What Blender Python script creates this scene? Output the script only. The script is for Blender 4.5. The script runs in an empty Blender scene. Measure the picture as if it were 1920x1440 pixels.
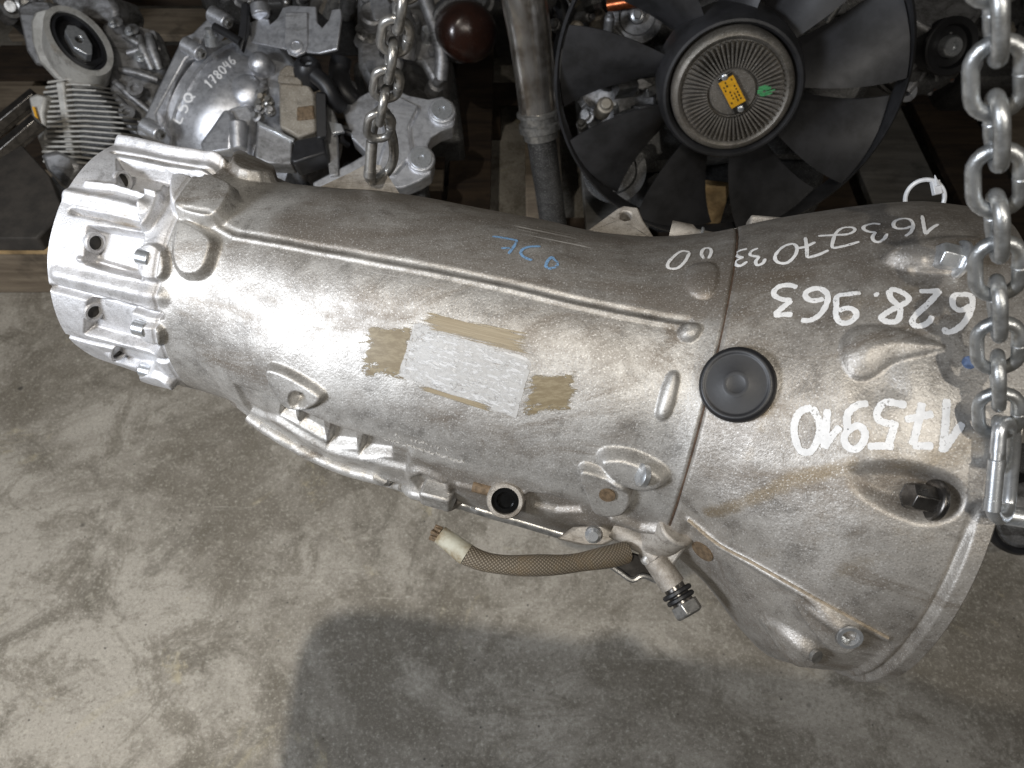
import bpy, bmesh, math, random
import numpy as np
from mathutils import Vector, Matrix, geometry
from mathutils.bvhtree import BVHTree

random.seed(7)
rng = np.random.default_rng(7)
scene = bpy.context.scene
col = scene.collection

# ------------------------------------------------------------------ camera
H = 1.35
PITCH = math.radians(54)
F = 1478.0                       # focal length in photo pixels (photo is 1920 wide)
cam_d = bpy.data.cameras.new('camera')
cam = bpy.data.objects.new('camera', cam_d)
col.objects.link(cam)
cam.location = (0, 0, H)
cam.rotation_euler = (math.pi / 2 - PITCH, 0, 0)
cam_d.sensor_width = 36.0
cam_d.lens = 36.0 * F / 1920.0
cam_d.clip_start = 0.01
cam_d.clip_end = 60
cam_d.dof.use_dof = True
cam_d.dof.focus_distance = 0.64
cam_d.dof.aperture_fstop = 12.0
scene.camera = cam

# ------------------------------------------------------------------ light
world = bpy.data.worlds.new('World')
scene.world = world
world.use_nodes = True
bg = world.node_tree.nodes['Background']
bg.inputs[0].default_value = (1.0, 0.97, 0.92, 1)
bg.inputs[1].default_value = 0.034


def area(name, loc, target, power, sx, sy, color, spread=180):
    d = bpy.data.lights.new(name, 'AREA')
    d.shape = 'RECTANGLE'
    d.size, d.size_y = sx, sy
    d.energy = power
    d.color = color
    d.spread = math.radians(spread)
    o = bpy.data.objects.new(name, d)
    col.objects.link(o)
    o.location = loc
    o.rotation_euler = (Vector(target) - Vector(loc)).to_track_quat('-Z', 'Y').to_euler()
    return o


KEY = area('work_lamp', (-1.35, -0.30, 1.55), (-0.42, 0.50, 0.70), 12.5, 0.45, 0.30, (0.87, 0.92, 1.0), 115)
TOP = area('ceiling_lamp', (-0.45, -0.90, 3.20), (-0.62, 0.10, 0.0), 8.0, 0.035, 0.035, (1.0, 0.94, 0.84), 62)
STRIP = area('strip_lamp', (0.60, -1.10, 2.40), (0.2, 0.45, 0.7), 4.6, 1.3, 0.20, (1.0, 0.94, 0.85), 100)

vs = scene.view_settings
scene.display_settings.display_device = 'sRGB'
vs.view_transform = 'Standard'
vs.look = 'None'
vs.exposure = 0.0
vs.gamma = 1.0
vs.use_curve_mapping = False
scene.render.engine = 'CYCLES'
scene.cycles.use_denoising = True
scene.cycles.transparent_max_bounces = 40

# ------------------------------------------------------------------ pixel helpers (used to read positions off the photograph)
CAM = Vector((0, 0, H))
CR = Vector((1, 0, 0))
CU = Vector((0, math.sin(PITCH), math.cos(PITCH)))
CF = Vector((0, math.cos(PITCH), -math.sin(PITCH)))


def ray(px, py):
    return CR * ((px - 960) / F) + CU * ((720 - py) / F) + CF


def at(px, py, depth):
    return CAM + ray(px, py) * depth


def onplane(px, py, o, n):
    r = ray(px, py)
    return CAM + r * ((o - CAM).dot(n) / r.dot(n))


def camvec(x, y, z):
    """direction given in camera axes: right, up, towards the camera"""
    return (CR * x + CU * y - CF * z).normalized()


# ------------------------------------------------------------------ materials
def nodes(m):
    m.use_nodes = True
    nt = m.node_tree
    return nt, nt.nodes['Principled BSDF']


def mixc(nt, fac, a, b, blend='MIX'):
    n = nt.nodes.new('ShaderNodeMix')
    n.data_type = 'RGBA'
    n.blend_type = blend
    if isinstance(fac, (int, float)):
        n.inputs[0].default_value = fac
    else:
        nt.links.new(fac, n.inputs[0])
    for i, v in ((6, a), (7, b)):
        if isinstance(v, tuple):
            n.inputs[i].default_value = (v[0], v[1], v[2], 1)
        else:
            nt.links.new(v, n.inputs[i])
    return n.outputs[2]


def noise(nt, vec, scale, detail=5, rough=0.6, dist=0.0):
    n = nt.nodes.new('ShaderNodeTexNoise')
    n.inputs['Scale'].default_value = scale
    n.inputs['Detail'].default_value = detail
    n.inputs['Roughness'].default_value = rough
    n.inputs['Distortion'].default_value = dist
    nt.links.new(vec, n.inputs['Vector'])
    return n.outputs['Fac']


def ramp(nt, v, lo, hi):
    n = nt.nodes.new('ShaderNodeMapRange')
    n.interpolation_type = 'SMOOTHSTEP'
    n.inputs[1].default_value = lo
    n.inputs[2].default_value = hi
    nt.links.new(v, n.inputs[0])
    return n.outputs[0]


def math_(nt, op, a, b=None):
    n = nt.nodes.new('ShaderNodeMath')
    n.operation = op
    for i, v in enumerate((a, b)):
        if v is None:
            continue
        if isinstance(v, (int, float)):
            n.inputs[i].default_value = v
        else:
            nt.links.new(v, n.inputs[i])
    return n.outputs[0]


def coords(nt, scale=(1, 1, 1), kind='Object', rot=(0, 0, 0)):
    tc = nt.nodes.new('ShaderNodeTexCoord')
    mp = nt.nodes.new('ShaderNodeMapping')
    mp.inputs['Scale'].default_value = scale
    mp.inputs['Rotation'].default_value = rot
    nt.links.new(tc.outputs[kind], mp.inputs[0])
    return mp.outputs[0]


def bump(nt, h, strength, dist, normal=None):
    b = nt.nodes.new('ShaderNodeBump')
    b.inputs['Strength'].default_value = strength
    b.inputs['Distance'].default_value = dist
    nt.links.new(h, b.inputs['Height'])
    if normal is not None:
        nt.links.new(normal, b.inputs['Normal'])
    return b.outputs[0]


def m_cast(name, c1, c2, dirt, metal=0.55, rough=0.48, dirt_amt=(0.55, 0.75), grain=0.25, scale=1.0, grime_shade=False):
    """sand-cast aluminium with stains, dust and a pebbly grain"""
    m = bpy.data.materials.new(name)
    nt, p = nodes(m)
    v = coords(nt)
    v2 = coords(nt, (0.4, 1.0, 1.0), rot=(0, 0, 0.28))
    big = noise(nt, v2, 8 * scale, 7, 0.66, 0.5)
    mid = noise(nt, v, 46 * scale, 7, 0.72, 0.3)
    fine = noise(nt, v, 420 * scale, 3, 0.7)
    c = mixc(nt, ramp(nt, big, 0.38, 0.62), c1, c2)
    c = mixc(nt, math_(nt, 'MULTIPLY', ramp(nt, mid, 0.45, 0.66), 0.55), c, tuple(min(.9, x * 1.22) for x in c1))
    c = mixc(nt, math_(nt, 'MULTIPLY', ramp(nt, mid, 0.48, 0.32), 0.7), c, tuple(x * .6 for x in c2))
    d = noise(nt, v2, 17 * scale, 9, 0.74, 0.9)
    c = mixc(nt, math_(nt, 'MULTIPLY', ramp(nt, d, *dirt_amt), 0.8), c, dirt)
    if grime_shade:
        at_ = nt.nodes.new('ShaderNodeAttribute')
        at_.attribute_name = 'grime_shade'
        gr = math_(nt, 'ADD', at_.outputs['Fac'], math_(nt, 'MULTIPLY', math_(nt, 'SUBTRACT', noise(nt, v2, 30, 8, 0.75, 0.5), 0.5), 1.5))
        c = mixc(nt, math_(nt, 'MULTIPLY', ramp(nt, gr, 0.18, 0.85), 0.85), c, (0.225, 0.195, 0.165))
        ao = nt.nodes.new('ShaderNodeAttribute')
        ao.attribute_name = 'oil'
        go = math_(nt, 'ADD', ao.outputs['Fac'], math_(nt, 'MULTIPLY', math_(nt, 'SUBTRACT', noise(nt, v2, 24, 8, 0.75, 0.8), 0.5), 1.4))
        c = mixc(nt, math_(nt, 'MULTIPLY', ramp(nt, go, 0.25, 0.85), 0.8), c, (0.25, 0.195, 0.125))
    sp = noise(nt, v, 800 * scale, 2, 0.5)
    c = mixc(nt, math_(nt, 'MULTIPLY', ramp(nt, sp, 0.58, 0.72), 0.55), c, (0.80, 0.79, 0.77))
    c = mixc(nt, math_(nt, 'MULTIPLY', ramp(nt, sp, 0.42, 0.30), 0.5), c, (0.14, 0.12, 0.10))
    nt.links.new(c, p.inputs['Base Color'])
    p.inputs['Metallic'].default_value = metal
    r = nt.nodes.new('ShaderNodeMapRange')
    r.inputs[3].default_value = rough - 0.12
    r.inputs[4].default_value = rough + 0.22
    nt.links.new(d, r.inputs[0])
    nt.links.new(r.outputs[0], p.inputs['Roughness'])
    b = bump(nt, fine, grain, 0.0012)
    b = bump(nt, mid, 0.05, 0.003, b)
    nt.links.new(b, p.inputs['Normal'])
    return m


def m_plain(name, c, metal=0.0, rough=0.5, var=0.25, nscale=60, grain=0.08, c2=None, spec=None):
    m = bpy.data.materials.new(name)
    nt, p = nodes(m)
    v = coords(nt)
    n = noise(nt, v, nscale, 6, 0.65)
    c2 = c2 or tuple(x * (1 - var) * 0.8 for x in c)
    cc = mixc(nt, ramp(nt, n, 0.35, 0.68), c, c2)
    nt.links.new(cc, p.inputs['Base Color'])
    p.inputs['Metallic'].default_value = metal
    r = nt.nodes.new('ShaderNodeMapRange')
    r.inputs[3].default_value = max(0.05, rough - 0.1)
    r.inputs[4].default_value = min(1, rough + 0.15)
    nt.links.new(n, r.inputs[0])
    nt.links.new(r.outputs[0], p.inputs['Roughness'])
    if spec is not None:
        p.inputs['Specular IOR Level'].default_value = spec
    if grain:
        nt.links.new(bump(nt, noise(nt, v, nscale * 8, 3), grain, 0.001), p.inputs['Normal'])
    return m


def m_concrete():
    m = bpy.data.materials.new('concrete')
    nt, p = nodes(m)
    v = coords(nt)
    big = noise(nt, v, 2.1, 8, 0.66, 0.6)
    mid = noise(nt, v, 8, 10, 0.78, 0.8)
    fin = noise(nt, v, 36, 10, 0.85, 0.2)
    grit = noise(nt, v, 170, 5, 0.8)
    c = mixc(nt, ramp(nt, big, 0.40, 0.58), (0.205, 0.182, 0.147), (0.435, 0.40, 0.345))
    c = mixc(nt, math_(nt, 'MULTIPLY', ramp(nt, mid, 0.48, 0.60), 0.75), c, (0.185, 0.163, 0.128))
    c = mixc(nt, math_(nt, 'MULTIPLY', ramp(nt, noise(nt, v, 3.3, 10, 0.76, 1.3), 0.49, 0.61), 0.72), c, (0.145, 0.128, 0.10))
    c = mixc(nt, math_(nt, 'MULTIPLY', ramp(nt, fin, 0.50, 0.66), 0.42), c, (0.62, 0.585, 0.50))
    c = mixc(nt, math_(nt, 'MULTIPLY', ramp(nt, noise(nt, v, 58, 8, 0.8, 0.3), 0.54, 0.66), 0.5), c, (0.17, 0.15, 0.12))
    c = mixc(nt, math_(nt, 'MULTIPLY', ramp(nt, grit, 0.53, 0.64), 0.55), c, (0.15, 0.135, 0.11))
    c = mixc(nt, math_(nt, 'MULTIPLY', ramp(nt, grit, 0.46, 0.36), 0.5), c, (0.66, 0.63, 0.55))
    # yellowish mineral bloom and small oil spots
    c = mixc(nt, math_(nt, 'MULTIPLY', ramp(nt, noise(nt, v, 4.3, 8, 0.75, 0.9), 0.58, 0.70), 0.6), c, (0.56, 0.49, 0.33))
    for sc_v, lo, hi in ((9, 0.11, 0.08), (31, 0.10, 0.07)):
        vo = nt.nodes.new('ShaderNodeTexVoronoi')
        vo.inputs['Scale'].default_value = sc_v
        nt.links.new(v, vo.inputs['Vector'])
        wob = math_(nt, 'ADD', vo.outputs['Distance'], math_(nt, 'MULTIPLY', mid, 0.16))
        c = mixc(nt, math_(nt, 'MULTIPLY', ramp(nt, wob, lo + .05, hi + .04), 0.8), c, (0.05, 0.045, 0.04))
    # thin scrapes
    vs_ = coords(nt, (1.5, 26, 1), rot=(0, 0, 0.6))
    c = mixc(nt, math_(nt, 'MULTIPLY', ramp(nt, noise(nt, vs_, 2.2, 6, 0.7, 0.2), 0.64, 0.72), 0.45), c, (0.62, 0.59, 0.52))
    nt.links.new(c, p.inputs['Base Color'])
    p.inputs['Roughness'].default_value = 0.74
    p.inputs['Specular IOR Level'].default_value = 0.3
    b = bump(nt, grit, 0.5, 0.003)
    b = bump(nt, fin, 0.4, 0.008, b)
    nt.links.new(b, p.inputs['Normal'])
    return m


def m_wood(name, c1, c2, scale=(3, 26, 26)):
    m = bpy.data.materials.new(name)
    nt, p = nodes(m)
    v = coords(nt, scale)
    g = noise(nt, v, 1.6, 8, 0.68, 0.6)
    st = noise(nt, coords(nt), 7, 6, 0.7)
    c = mixc(nt, ramp(nt, g, 0.35, 0.65), c1, c2)
    c = mixc(nt, math_(nt, 'MULTIPLY', ramp(nt, st, 0.5, 0.7), 0.75), c, tuple(x * 0.3 for x in c2))
    nt.links.new(c, p.inputs['Base Color'])
    p.inputs['Roughness'].default_value = 0.85
    nt.links.new(bump(nt, g, 0.4, 0.002), p.inputs['Normal'])
    return m


def m_braid():
    m = bpy.data.materials.new('braided_sleeve')
    nt, p = nodes(m)
    tc = nt.nodes.new('ShaderNodeTexCoord')
    hs = []
    for ang in (0.785, -0.785):
        mp = nt.nodes.new('ShaderNodeMapping')
        mp.inputs['Rotation'].default_value = (0, 0, ang)
        nt.links.new(tc.outputs['UV'], mp.inputs[0])
        w = nt.nodes.new('ShaderNodeTexWave')
        w.inputs['Scale'].default_value = 150
        w.inputs['Distortion'].default_value = 0.6
        nt.links.new(mp.outputs[0], w.inputs['Vector'])
        hs.append(w.outputs['Fac'])
    h = math_(nt, 'MULTIPLY', hs[0], hs[1])
    v = coords(nt)
    st = noise(nt, v, 55, 6, 0.7)
    c = mixc(nt, ramp(nt, h, 0.02, 0.45), (0.09, 0.072, 0.05), (0.27, 0.23, 0.175))
    c = mixc(nt, math_(nt, 'MULTIPLY', ramp(nt, st, 0.45, 0.65), 0.5), c, (0.19, 0.135, 0.075))
    nt.links.new(c, p.inputs['Base Color'])
    p.inputs['Roughness'].default_value = 0.75
    nt.links.new(bump(nt, h, 0.5, 0.0015), p.inputs['Normal'])
    return m


def m_decal(name, col_a, col_b, thresh, nscale, edge=0.12, stretch=(1, 1, 1), rough=0.6, seed=0.0, streak=0.0):
    """worn film lying on a surface: colour patches, worn through along its own ragged outline"""
    m = bpy.data.materials.new(name)
    nt, p = nodes(m)
    v = coords(nt, stretch, 'UV')
    n1 = noise(nt, v, nscale, 10, 0.80, 0.5)
    n2 = noise(nt, v, nscale * 3.1, 6, 0.7)
    c = mixc(nt, ramp(nt, n2, 0.4, 0.65), col_a, col_b)
    nt.links.new(c, p.inputs['Base Color'])
    p.inputs['Roughness'].default_value = rough
    tc = nt.nodes.new('ShaderNodeTexCoord')
    sep = nt.nodes.new('ShaderNodeSeparateXYZ')
    nt.links.new(tc.outputs['UV'], sep.inputs[0])
    ds = []
    for i in (0, 1):
        u = sep.outputs[i]
        ds.append(math_(nt, 'MINIMUM', u, math_(nt, 'SUBTRACT', 1.0, u)))
    d = math_(nt, 'MINIMUM', ds[0], ds[1])
    e = ramp(nt, d, 0.0, edge)
    a = math_(nt, 'ADD', n1, math_(nt, 'MULTIPLY', math_(nt, 'SUBTRACT', e, 1.0), 0.5))
    al = ramp(nt, a, thresh - 0.018, thresh + 0.03)
    nt.links.new(al, p.inputs['Alpha'])
    return m


M = {}
M['case'] = m_cast('weathered_aluminium', (0.47, 0.457, 0.435), (0.285, 0.268, 0.247), (0.15, 0.12, 0.09), 0.58, 0.45, (0.49, 0.69), 0.30, 1.0, True)
M['bell'] = m_cast('stained_aluminium', (0.455, 0.432, 0.40), (0.285, 0.26, 0.232), (0.16, 0.125, 0.09), 0.58, 0.43, (0.50, 0.71), 0.32, 1.0, True)
M['tail'] = m_cast('bright_cast_aluminium', (0.60, 0.60, 0.615), (0.46, 0.45, 0.45), (0.33, 0.28, 0.215), 0.5, 0.47, (0.54, 0.74), 0.35, 1.3)
M['lug'] = m_cast('dusty_aluminium', (0.42, 0.39, 0.35), (0.27, 0.24, 0.205), (0.12, 0.095, 0.07), 0.4, 0.46, (0.5, 0.7), 0.4, 3.0)
M['lug_bright'] = m_plain('rubbed_aluminium', (0.62, 0.60, 0.57), 0.3, 0.5, 0.3, 300)
M['silver'] = m_cast('clean_cast_aluminium', (0.66, 0.67, 0.70), (0.46, 0.47, 0.50), (0.16, 0.155, 0.15), 0.75, 0.32, (0.52, 0.72), 0.25, 2.0)
M['grey_cast'] = m_cast('grey_cast_aluminium', (0.36, 0.36, 0.37), (0.20, 0.20, 0.20), (0.05, 0.045, 0.04), 0.6, 0.40, (0.45, 0.66), 0.3, 2.0)
M['fin'] = m_cast('corroded_aluminium', (0.52, 0.51, 0.48), (0.38, 0.37, 0.34), (0.28, 0.20, 0.12), 0.35, 0.5, (0.5, 0.75))
M['dark_cast'] = m_cast('dark_oily_casting', (0.10, 0.10, 0.10), (0.05, 0.05, 0.05), (0.02, 0.018, 0.015), 0.5, 0.45, (0.45, 0.7))
M['brown_cast'] = m_cast('oily_brown_casting', (0.34, 0.31, 0.26), (0.22, 0.19, 0.15), (0.10, 0.075, 0.05), 0.35, 0.45, (0.45, 0.7))
M['chain_zinc'] = m_plain('worn_zinc_chain', (0.66, 0.68, 0.69), 0.8, 0.36, 0.3, 70, 0.25, c2=(0.28, 0.28, 0.27))
M['zinc'] = m_plain('zinc_plated_steel', (0.74, 0.76, 0.78), 0.8, 0.28, 0.3, 160, c2=(0.50, 0.52, 0.54))
M['steel'] = m_plain('worn_steel', (0.42, 0.41, 0.39), 0.75, 0.32, 0.4, 120)
M['dark_steel'] = m_plain('oiled_dark_steel', (0.16, 0.15, 0.14), 0.9, 0.28, 0.4, 90)
M['pipe'] = m_plain('polished_exhaust_steel', (0.74, 0.70, 0.65), 0.9, 0.2, 0.4, 22, 0.03, c2=(0.24, 0.20, 0.16))
M['rubber'] = m_plain('black_rubber', (0.016, 0.016, 0.018), 0.0, 0.42, 0.3, 40, 0.05)
M['plastic'] = m_plain('black_plastic', (0.022, 0.022, 0.024), 0.0, 0.36, 0.3, 50, 0.05)
M['fan'] = m_plain('dusty_black_plastic', (0.038, 0.038, 0.041), 0.0, 0.42, 0.4, 22, 0.06, c2=(0.018, 0.018, 0.019))
M['hole'] = m_plain('dark_bore', (0.03, 0.026, 0.02), 0.2, 0.5, 0.4, 200)
M['oily_bore'] = m_plain('wet_black_socket', (0.008, 0.008, 0.008), 0.0, 0.12, 0.4, 90, 0.2)
M['rust_bore'] = m_plain('rusty_bore', (0.20, 0.14, 0.085), 0.2, 0.7, 0.4, 220, 0.3)
M['filter'] = m_plain('dark_red_paint', (0.030, 0.012, 0.008), 0.1, 0.2, 0.5, 18, 0.0, c2=(0.016, 0.007, 0.005))
M['copper'] = m_plain('copper_winding', (0.55, 0.16, 0.06), 0.8, 0.3, 0.4, 160)
M['yellow'] = m_plain('yellow_sticker', (0.80, 0.42, 0.015), 0.0, 0.5, 0.2, 240, 0.0, c2=(0.62, 0.30, 0.01))
M['ink'] = m_plain('black_print', (0.05, 0.035, 0.01), 0.0, 0.6)
M['white'] = m_plain('white_marker_paint', (0.88, 0.88, 0.88), 0.0, 0.5, 0.1, 300, 0.0, c2=(0.72, 0.72, 0.73))
def m_marker(name, c, thr):
    m = bpy.data.materials.new(name)
    nt, p = nodes(m)
    v = coords(nt)
    n1 = noise(nt, v, 520, 4, 0.7)
    n2 = noise(nt, v, 90, 5, 0.7)
    nt.links.new(mixc(nt, ramp(nt, n2, 0.35, 0.65), c, tuple(x * .82 for x in c)), p.inputs['Base Color'])
    p.inputs['Roughness'].default_value = 0.5
    a = math_(nt, 'ADD', math_(nt, 'MULTIPLY', n1, 0.55), math_(nt, 'MULTIPLY', n2, 0.45))
    nt.links.new(ramp(nt, a, thr - .05, thr + .06), p.inputs['Alpha'])
    return m


M['white'] = m_marker('white_marker_paint', (0.88, 0.88, 0.88), 0.39)
M['blue'] = m_marker('blue_marker_ink', (0.20, 0.36, 0.58), 0.46)
M['blue_dot'] = m_plain('faded_blue_paint', (0.12, 0.18, 0.33), 0.0, 0.55, 0.2, 300, 0.0)
M['green'] = m_plain('green_marker_paint', (0.10, 0.42, 0.17), 0.0, 0.6, 0.3, 300, 0.0)
M['tie'] = m_plain('translucent_white_nylon', (0.80, 0.82, 0.86), 0.0, 0.25, 0.1)
M['gasket'] = m_plain('brown_gasket', (0.10, 0.062, 0.040), 0.0, 0.7, 0.4, 200)
M['bead'] = m_plain('tan_sealant', (0.40, 0.33, 0.245), 0.0, 0.6, 0.3, 300, 0.3)
M['cuff'] = m_plain('pale_cloth_tape', (0.46, 0.45, 0.37), 0.0, 0.7, 0.3, 60, 0.3, c2=(0.22, 0.17, 0.10))
M['braid'] = m_braid()
M['concrete'] = m_concrete()
M['wood'] = m_wood('weathered_pallet_wood', (0.27, 0.22, 0.16), (0.16, 0.125, 0.09))
M['wood_dark'] = m_wood('dark_oil_soaked_wood', (0.055, 0.036, 0.021), (0.022, 0.014, 0.009))
M['wood_new'] = m_wood('fresh_pallet_wood', (0.62, 0.45, 0.24), (0.46, 0.31, 0.15))
M['wood_grey'] = m_wood('grey_pallet_board', (0.17, 0.16, 0.145), (0.10, 0.095, 0.085))
M['label'] = m_decal('worn_silver_label', (0.60, 0.60, 0.60), (0.52, 0.52, 0.525), 0.515, 6.5, 0.05, (1.5, 2.2, 1), 0.4)
M['label_base'] = m_decal('scraped_label_base', (0.47, 0.465, 0.455), (0.40, 0.39, 0.38), 0.44, 6, 0.03, (1.6, 1, 1), 0.4)
M['glue'] = m_decal('brown_glue_residue', (0.17, 0.13, 0.07), (0.25, 0.205, 0.125), 0.33, 3.4, 0.5, (0.7, 1.8, 1), 0.5)
M['glue_streak'] = m_decal('smeared_glue_residue', (0.24, 0.19, 0.115), (0.33, 0.275, 0.185), 0.38, 2.2, 0.4, (0.6, 7, 1), 0.5)
M['clean_rub'] = m_decal('rubbed_clean_metal', (0.62, 0.61, 0.60), (0.53, 0.52, 0.50), 0.42, 3.0, 0.35, (1, 3, 1), 0.35)


# ------------------------------------------------------------------ mesh helpers
def ortho(ax):
    ax = Vector(ax).normalized()
    t = Vector((0, 0, 1)) if abs(ax.z) < 0.9 else Vector((1, 0, 0))
    u = ax.cross(t).normalized()
    return ax, u, ax.cross(u)


class MB:
    def __init__(self):
        self.v, self.f, self.uv = [], [], None

    def add(self, vs, fs):
        k = len(self.v)
        self.v += [Vector(p) for p in vs]
        self.f += [tuple(i + k for i in f) for f in fs]
        return self

    def box(self, c, x, y, z):
        """centre and three half-extent vectors"""
        c, x, y, z = Vector(c), Vector(x), Vector(y), Vector(z)
        vs = [c + x * a + y * b + z * d for a in (-1, 1) for b in (-1, 1) for d in (-1, 1)]
        return self.add(vs, [(0, 1, 3, 2), (4, 6, 7, 5), (0, 4, 5, 1), (2, 3, 7, 6), (0, 2, 6, 4), (1, 5, 7, 3)])

    def lathe(self, o, ax, prof, n=32, cap0=True, cap1=True, phase=0.0):
        """prof: list of (distance along axis, radius)"""
        o = Vector(o)
        ax, u, w = ortho(ax)
        vs = []
        for d, r in prof:
            for i in range(n):
                t = 2 * math.pi * i / n + phase
                vs.append(o + ax * d + (u * math.cos(t) + w * math.sin(t)) * r)
        fs = []
        for j in range(len(prof) - 1):
            for i in range(n):
                a, b = j * n + i, j * n + (i + 1) % n
                fs.append((a, b, b + n, a + n))
        if cap0:
            fs.append(tuple(range(n - 1, -1, -1)))
        if cap1:
            k = (len(prof) - 1) * n
            fs.append(tuple(range(k, k + n)))
        return self.add(vs, fs)

    def cyl(self, p0, p1, r0, r1=None, n=20):
        p0, p1 = Vector(p0), Vector(p1)
        L_ = (p1 - p0).length
        return self.lathe(p0, p1 - p0, [(0, r0), (L_, r0 if r1 is None else r1)], n)

    def tube(self, pts, r, n=12, closed=False, uv=False):
        pts = [Vector(p) for p in pts]
        N = len(pts)
        vs, fs = [], []
        up = None
        acc, uvs = 0.0, []
        for i, p in enumerate(pts):
            a = pts[(i - 1) % N] if (closed or i > 0) else p
            b = pts[(i + 1) % N] if (closed or i < N - 1) else p
            t = (b - a).normalized()
            if up is None:
                _, up, _ = ortho(t)
            up = (up - t * up.dot(t)).normalized()
            w = t.cross(up)
            rr = r[i] if isinstance(r, (list, tuple)) else r
            if i:
                acc += (p - pts[i - 1]).length
            for k in range(n):
                an = 2 * math.pi * k / n
                vs.append(p + (up * math.cos(an) + w * math.sin(an)) * rr)
                uvs.append((acc, k / n * 2 * math.pi * rr))
        for i in range(N if closed else N - 1):
            for k in range(n):
                a, b = i * n + k, i * n + (k + 1) % n
                c, d = ((i + 1) % N) * n + (k + 1) % n, ((i + 1) % N) * n + k
                fs.append((a, b, c, d))
        if not closed:
            fs.append(tuple(range(n - 1, -1, -1)))
            fs.append(tuple(range((N - 1) * n, N * n)))
        if uv:
            self.uv = (self.uv or []) + uvs
        return self.add(vs, fs)

    def prism(self, loops, ext):
        """planar outline with holes, extruded by vector ext"""
        loops = [[Vector(p) for p in l] for l in loops]
        ext = Vector(ext)
        tris = geometry.tessellate_polygon(loops)
        flat = [p for l in loops for p in l]
        n = len(flat)
        vs = flat + [p + ext for p in flat]
        fs = [tuple(t) for t in tris] + [tuple(i + n for i in reversed(t)) for t in tris]
        k = 0
        for l in loops:
            m = len(l)
            for i in range(m):
                a, b = k + i, k + (i + 1) % m
                fs.append((a, b, b + n, a + n))
            k += m
        return self.add(vs, fs)

    def hexbolt(self, o, ax, r, h, washer=True):
        o = Vector(o)
        ax = Vector(ax).normalized()
        d = 0.0
        if washer:
            self.lathe(o, ax, [(0, r * 1.42), (h * 0.22, r * 1.42), (h * 0.3, r * 1.25)], 24)
            d = h * 0.28
        return self.lathe(o + ax * d, ax, [(0, r), (h * 0.8, r), (h, r * 0.86)], 6)

    def build(self, name, mat, parent=None, bevel=0.0, smooth=True, angle=38, seg=2):
        me = bpy.data.meshes.new(name)
        off = Vector(parent_world(parent)) if parent else Vector((0, 0, 0))
        me.from_pydata([tuple(p - off) for p in self.v], [], self.f)
        if self.uv:
            ul = me.uv_layers.new(name='UVMap')
            for lp in me.loops:
                ul.data[lp.index].uv = self.uv[lp.vertex_index]
        bm = bmesh.new()
        bm.from_mesh(me)
        bmesh.ops.recalc_face_normals(bm, faces=bm.faces)
        if smooth:
            lim = math.radians(angle)
            for f in bm.faces:
                f.smooth = True
            for e in bm.edges:
                e.smooth = e.calc_face_angle(0) < lim
        bm.to_mesh(me)
        bm.free()
        return link(name, me, mat, parent, bevel, seg)


ORIGIN = {}


def parent_world(p):
    return ORIGIN[p.name]


def link(name, me, mat, parent=None, bevel=0.0, seg=2):
    o = bpy.data.objects.new(name, me)
    col.objects.link(o)
    if mat:
        me.materials.append(M[mat] if isinstance(mat, str) else mat)
    if parent is not None:
        o.parent = parent
        ORIGIN[o.name] = ORIGIN[parent.name]
    else:
        ORIGIN[o.name] = Vector((0, 0, 0))
    if bevel:
        b = o.modifiers.new('bevel', 'BEVEL')
        b.width = bevel
        b.segments = seg
        b.limit_method = 'ANGLE'
        b.angle_limit = math.radians(35)
        b.harden_normals = False
    return o


def thing(name, label, cat, loc, group=None):
    o = bpy.data.objects.new(name, None)
    col.objects.link(o)
    o.empty_display_size = 0.05
    o.location = loc
    ORIGIN[o.name] = Vector(loc)
    o['label'] = label
    o['category'] = cat
    if group:
        o['group'] = group
    return o


def smooth_path(pts, step):
    """Catmull-Rom through points (tuples of any length), resampled"""
    P = [np.array(p, float) for p in pts]
    if len(P) < 3:
        Q = [P[0] + (P[-1] - P[0]) * t for t in np.linspace(0, 1, 24)]
    else:
        E_ = [2 * P[0] - P[1]] + P + [2 * P[-1] - P[-2]]
        Q = []
        for i in range(1, len(E_) - 2):
            p0, p1, p2, p3 = E_[i - 1:i + 3]
            for t in np.linspace(0, 1, 14, endpoint=False):
                Q.append(0.5 * (2 * p1 + (p2 - p0) * t + (2 * p0 - 5 * p1 + 4 * p2 - p3) * t * t + (3 * p1 - p0 - 3 * p2 + p3) * t ** 3))
        Q.append(P[-1])
    Q = np.array(Q)
    d = np.r_[0, np.cumsum(np.linalg.norm(np.diff(Q, axis=0), axis=1))]
    n = max(3, int(d[-1] / step) + 1)
    s = np.linspace(0, d[-1], n)
    return np.stack([np.interp(s, d, Q[:, k]) for k in range(Q.shape[1])], 1)


def hit(bvh, px, py):
    r = ray(px, py).normalized()
    loc, nor, idx, dist = bvh.ray_cast(CAM, r)
    if loc is None:
        return None, None
    if nor.dot(r) > 0:
        nor = -nor
    return loc, nor


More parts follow.
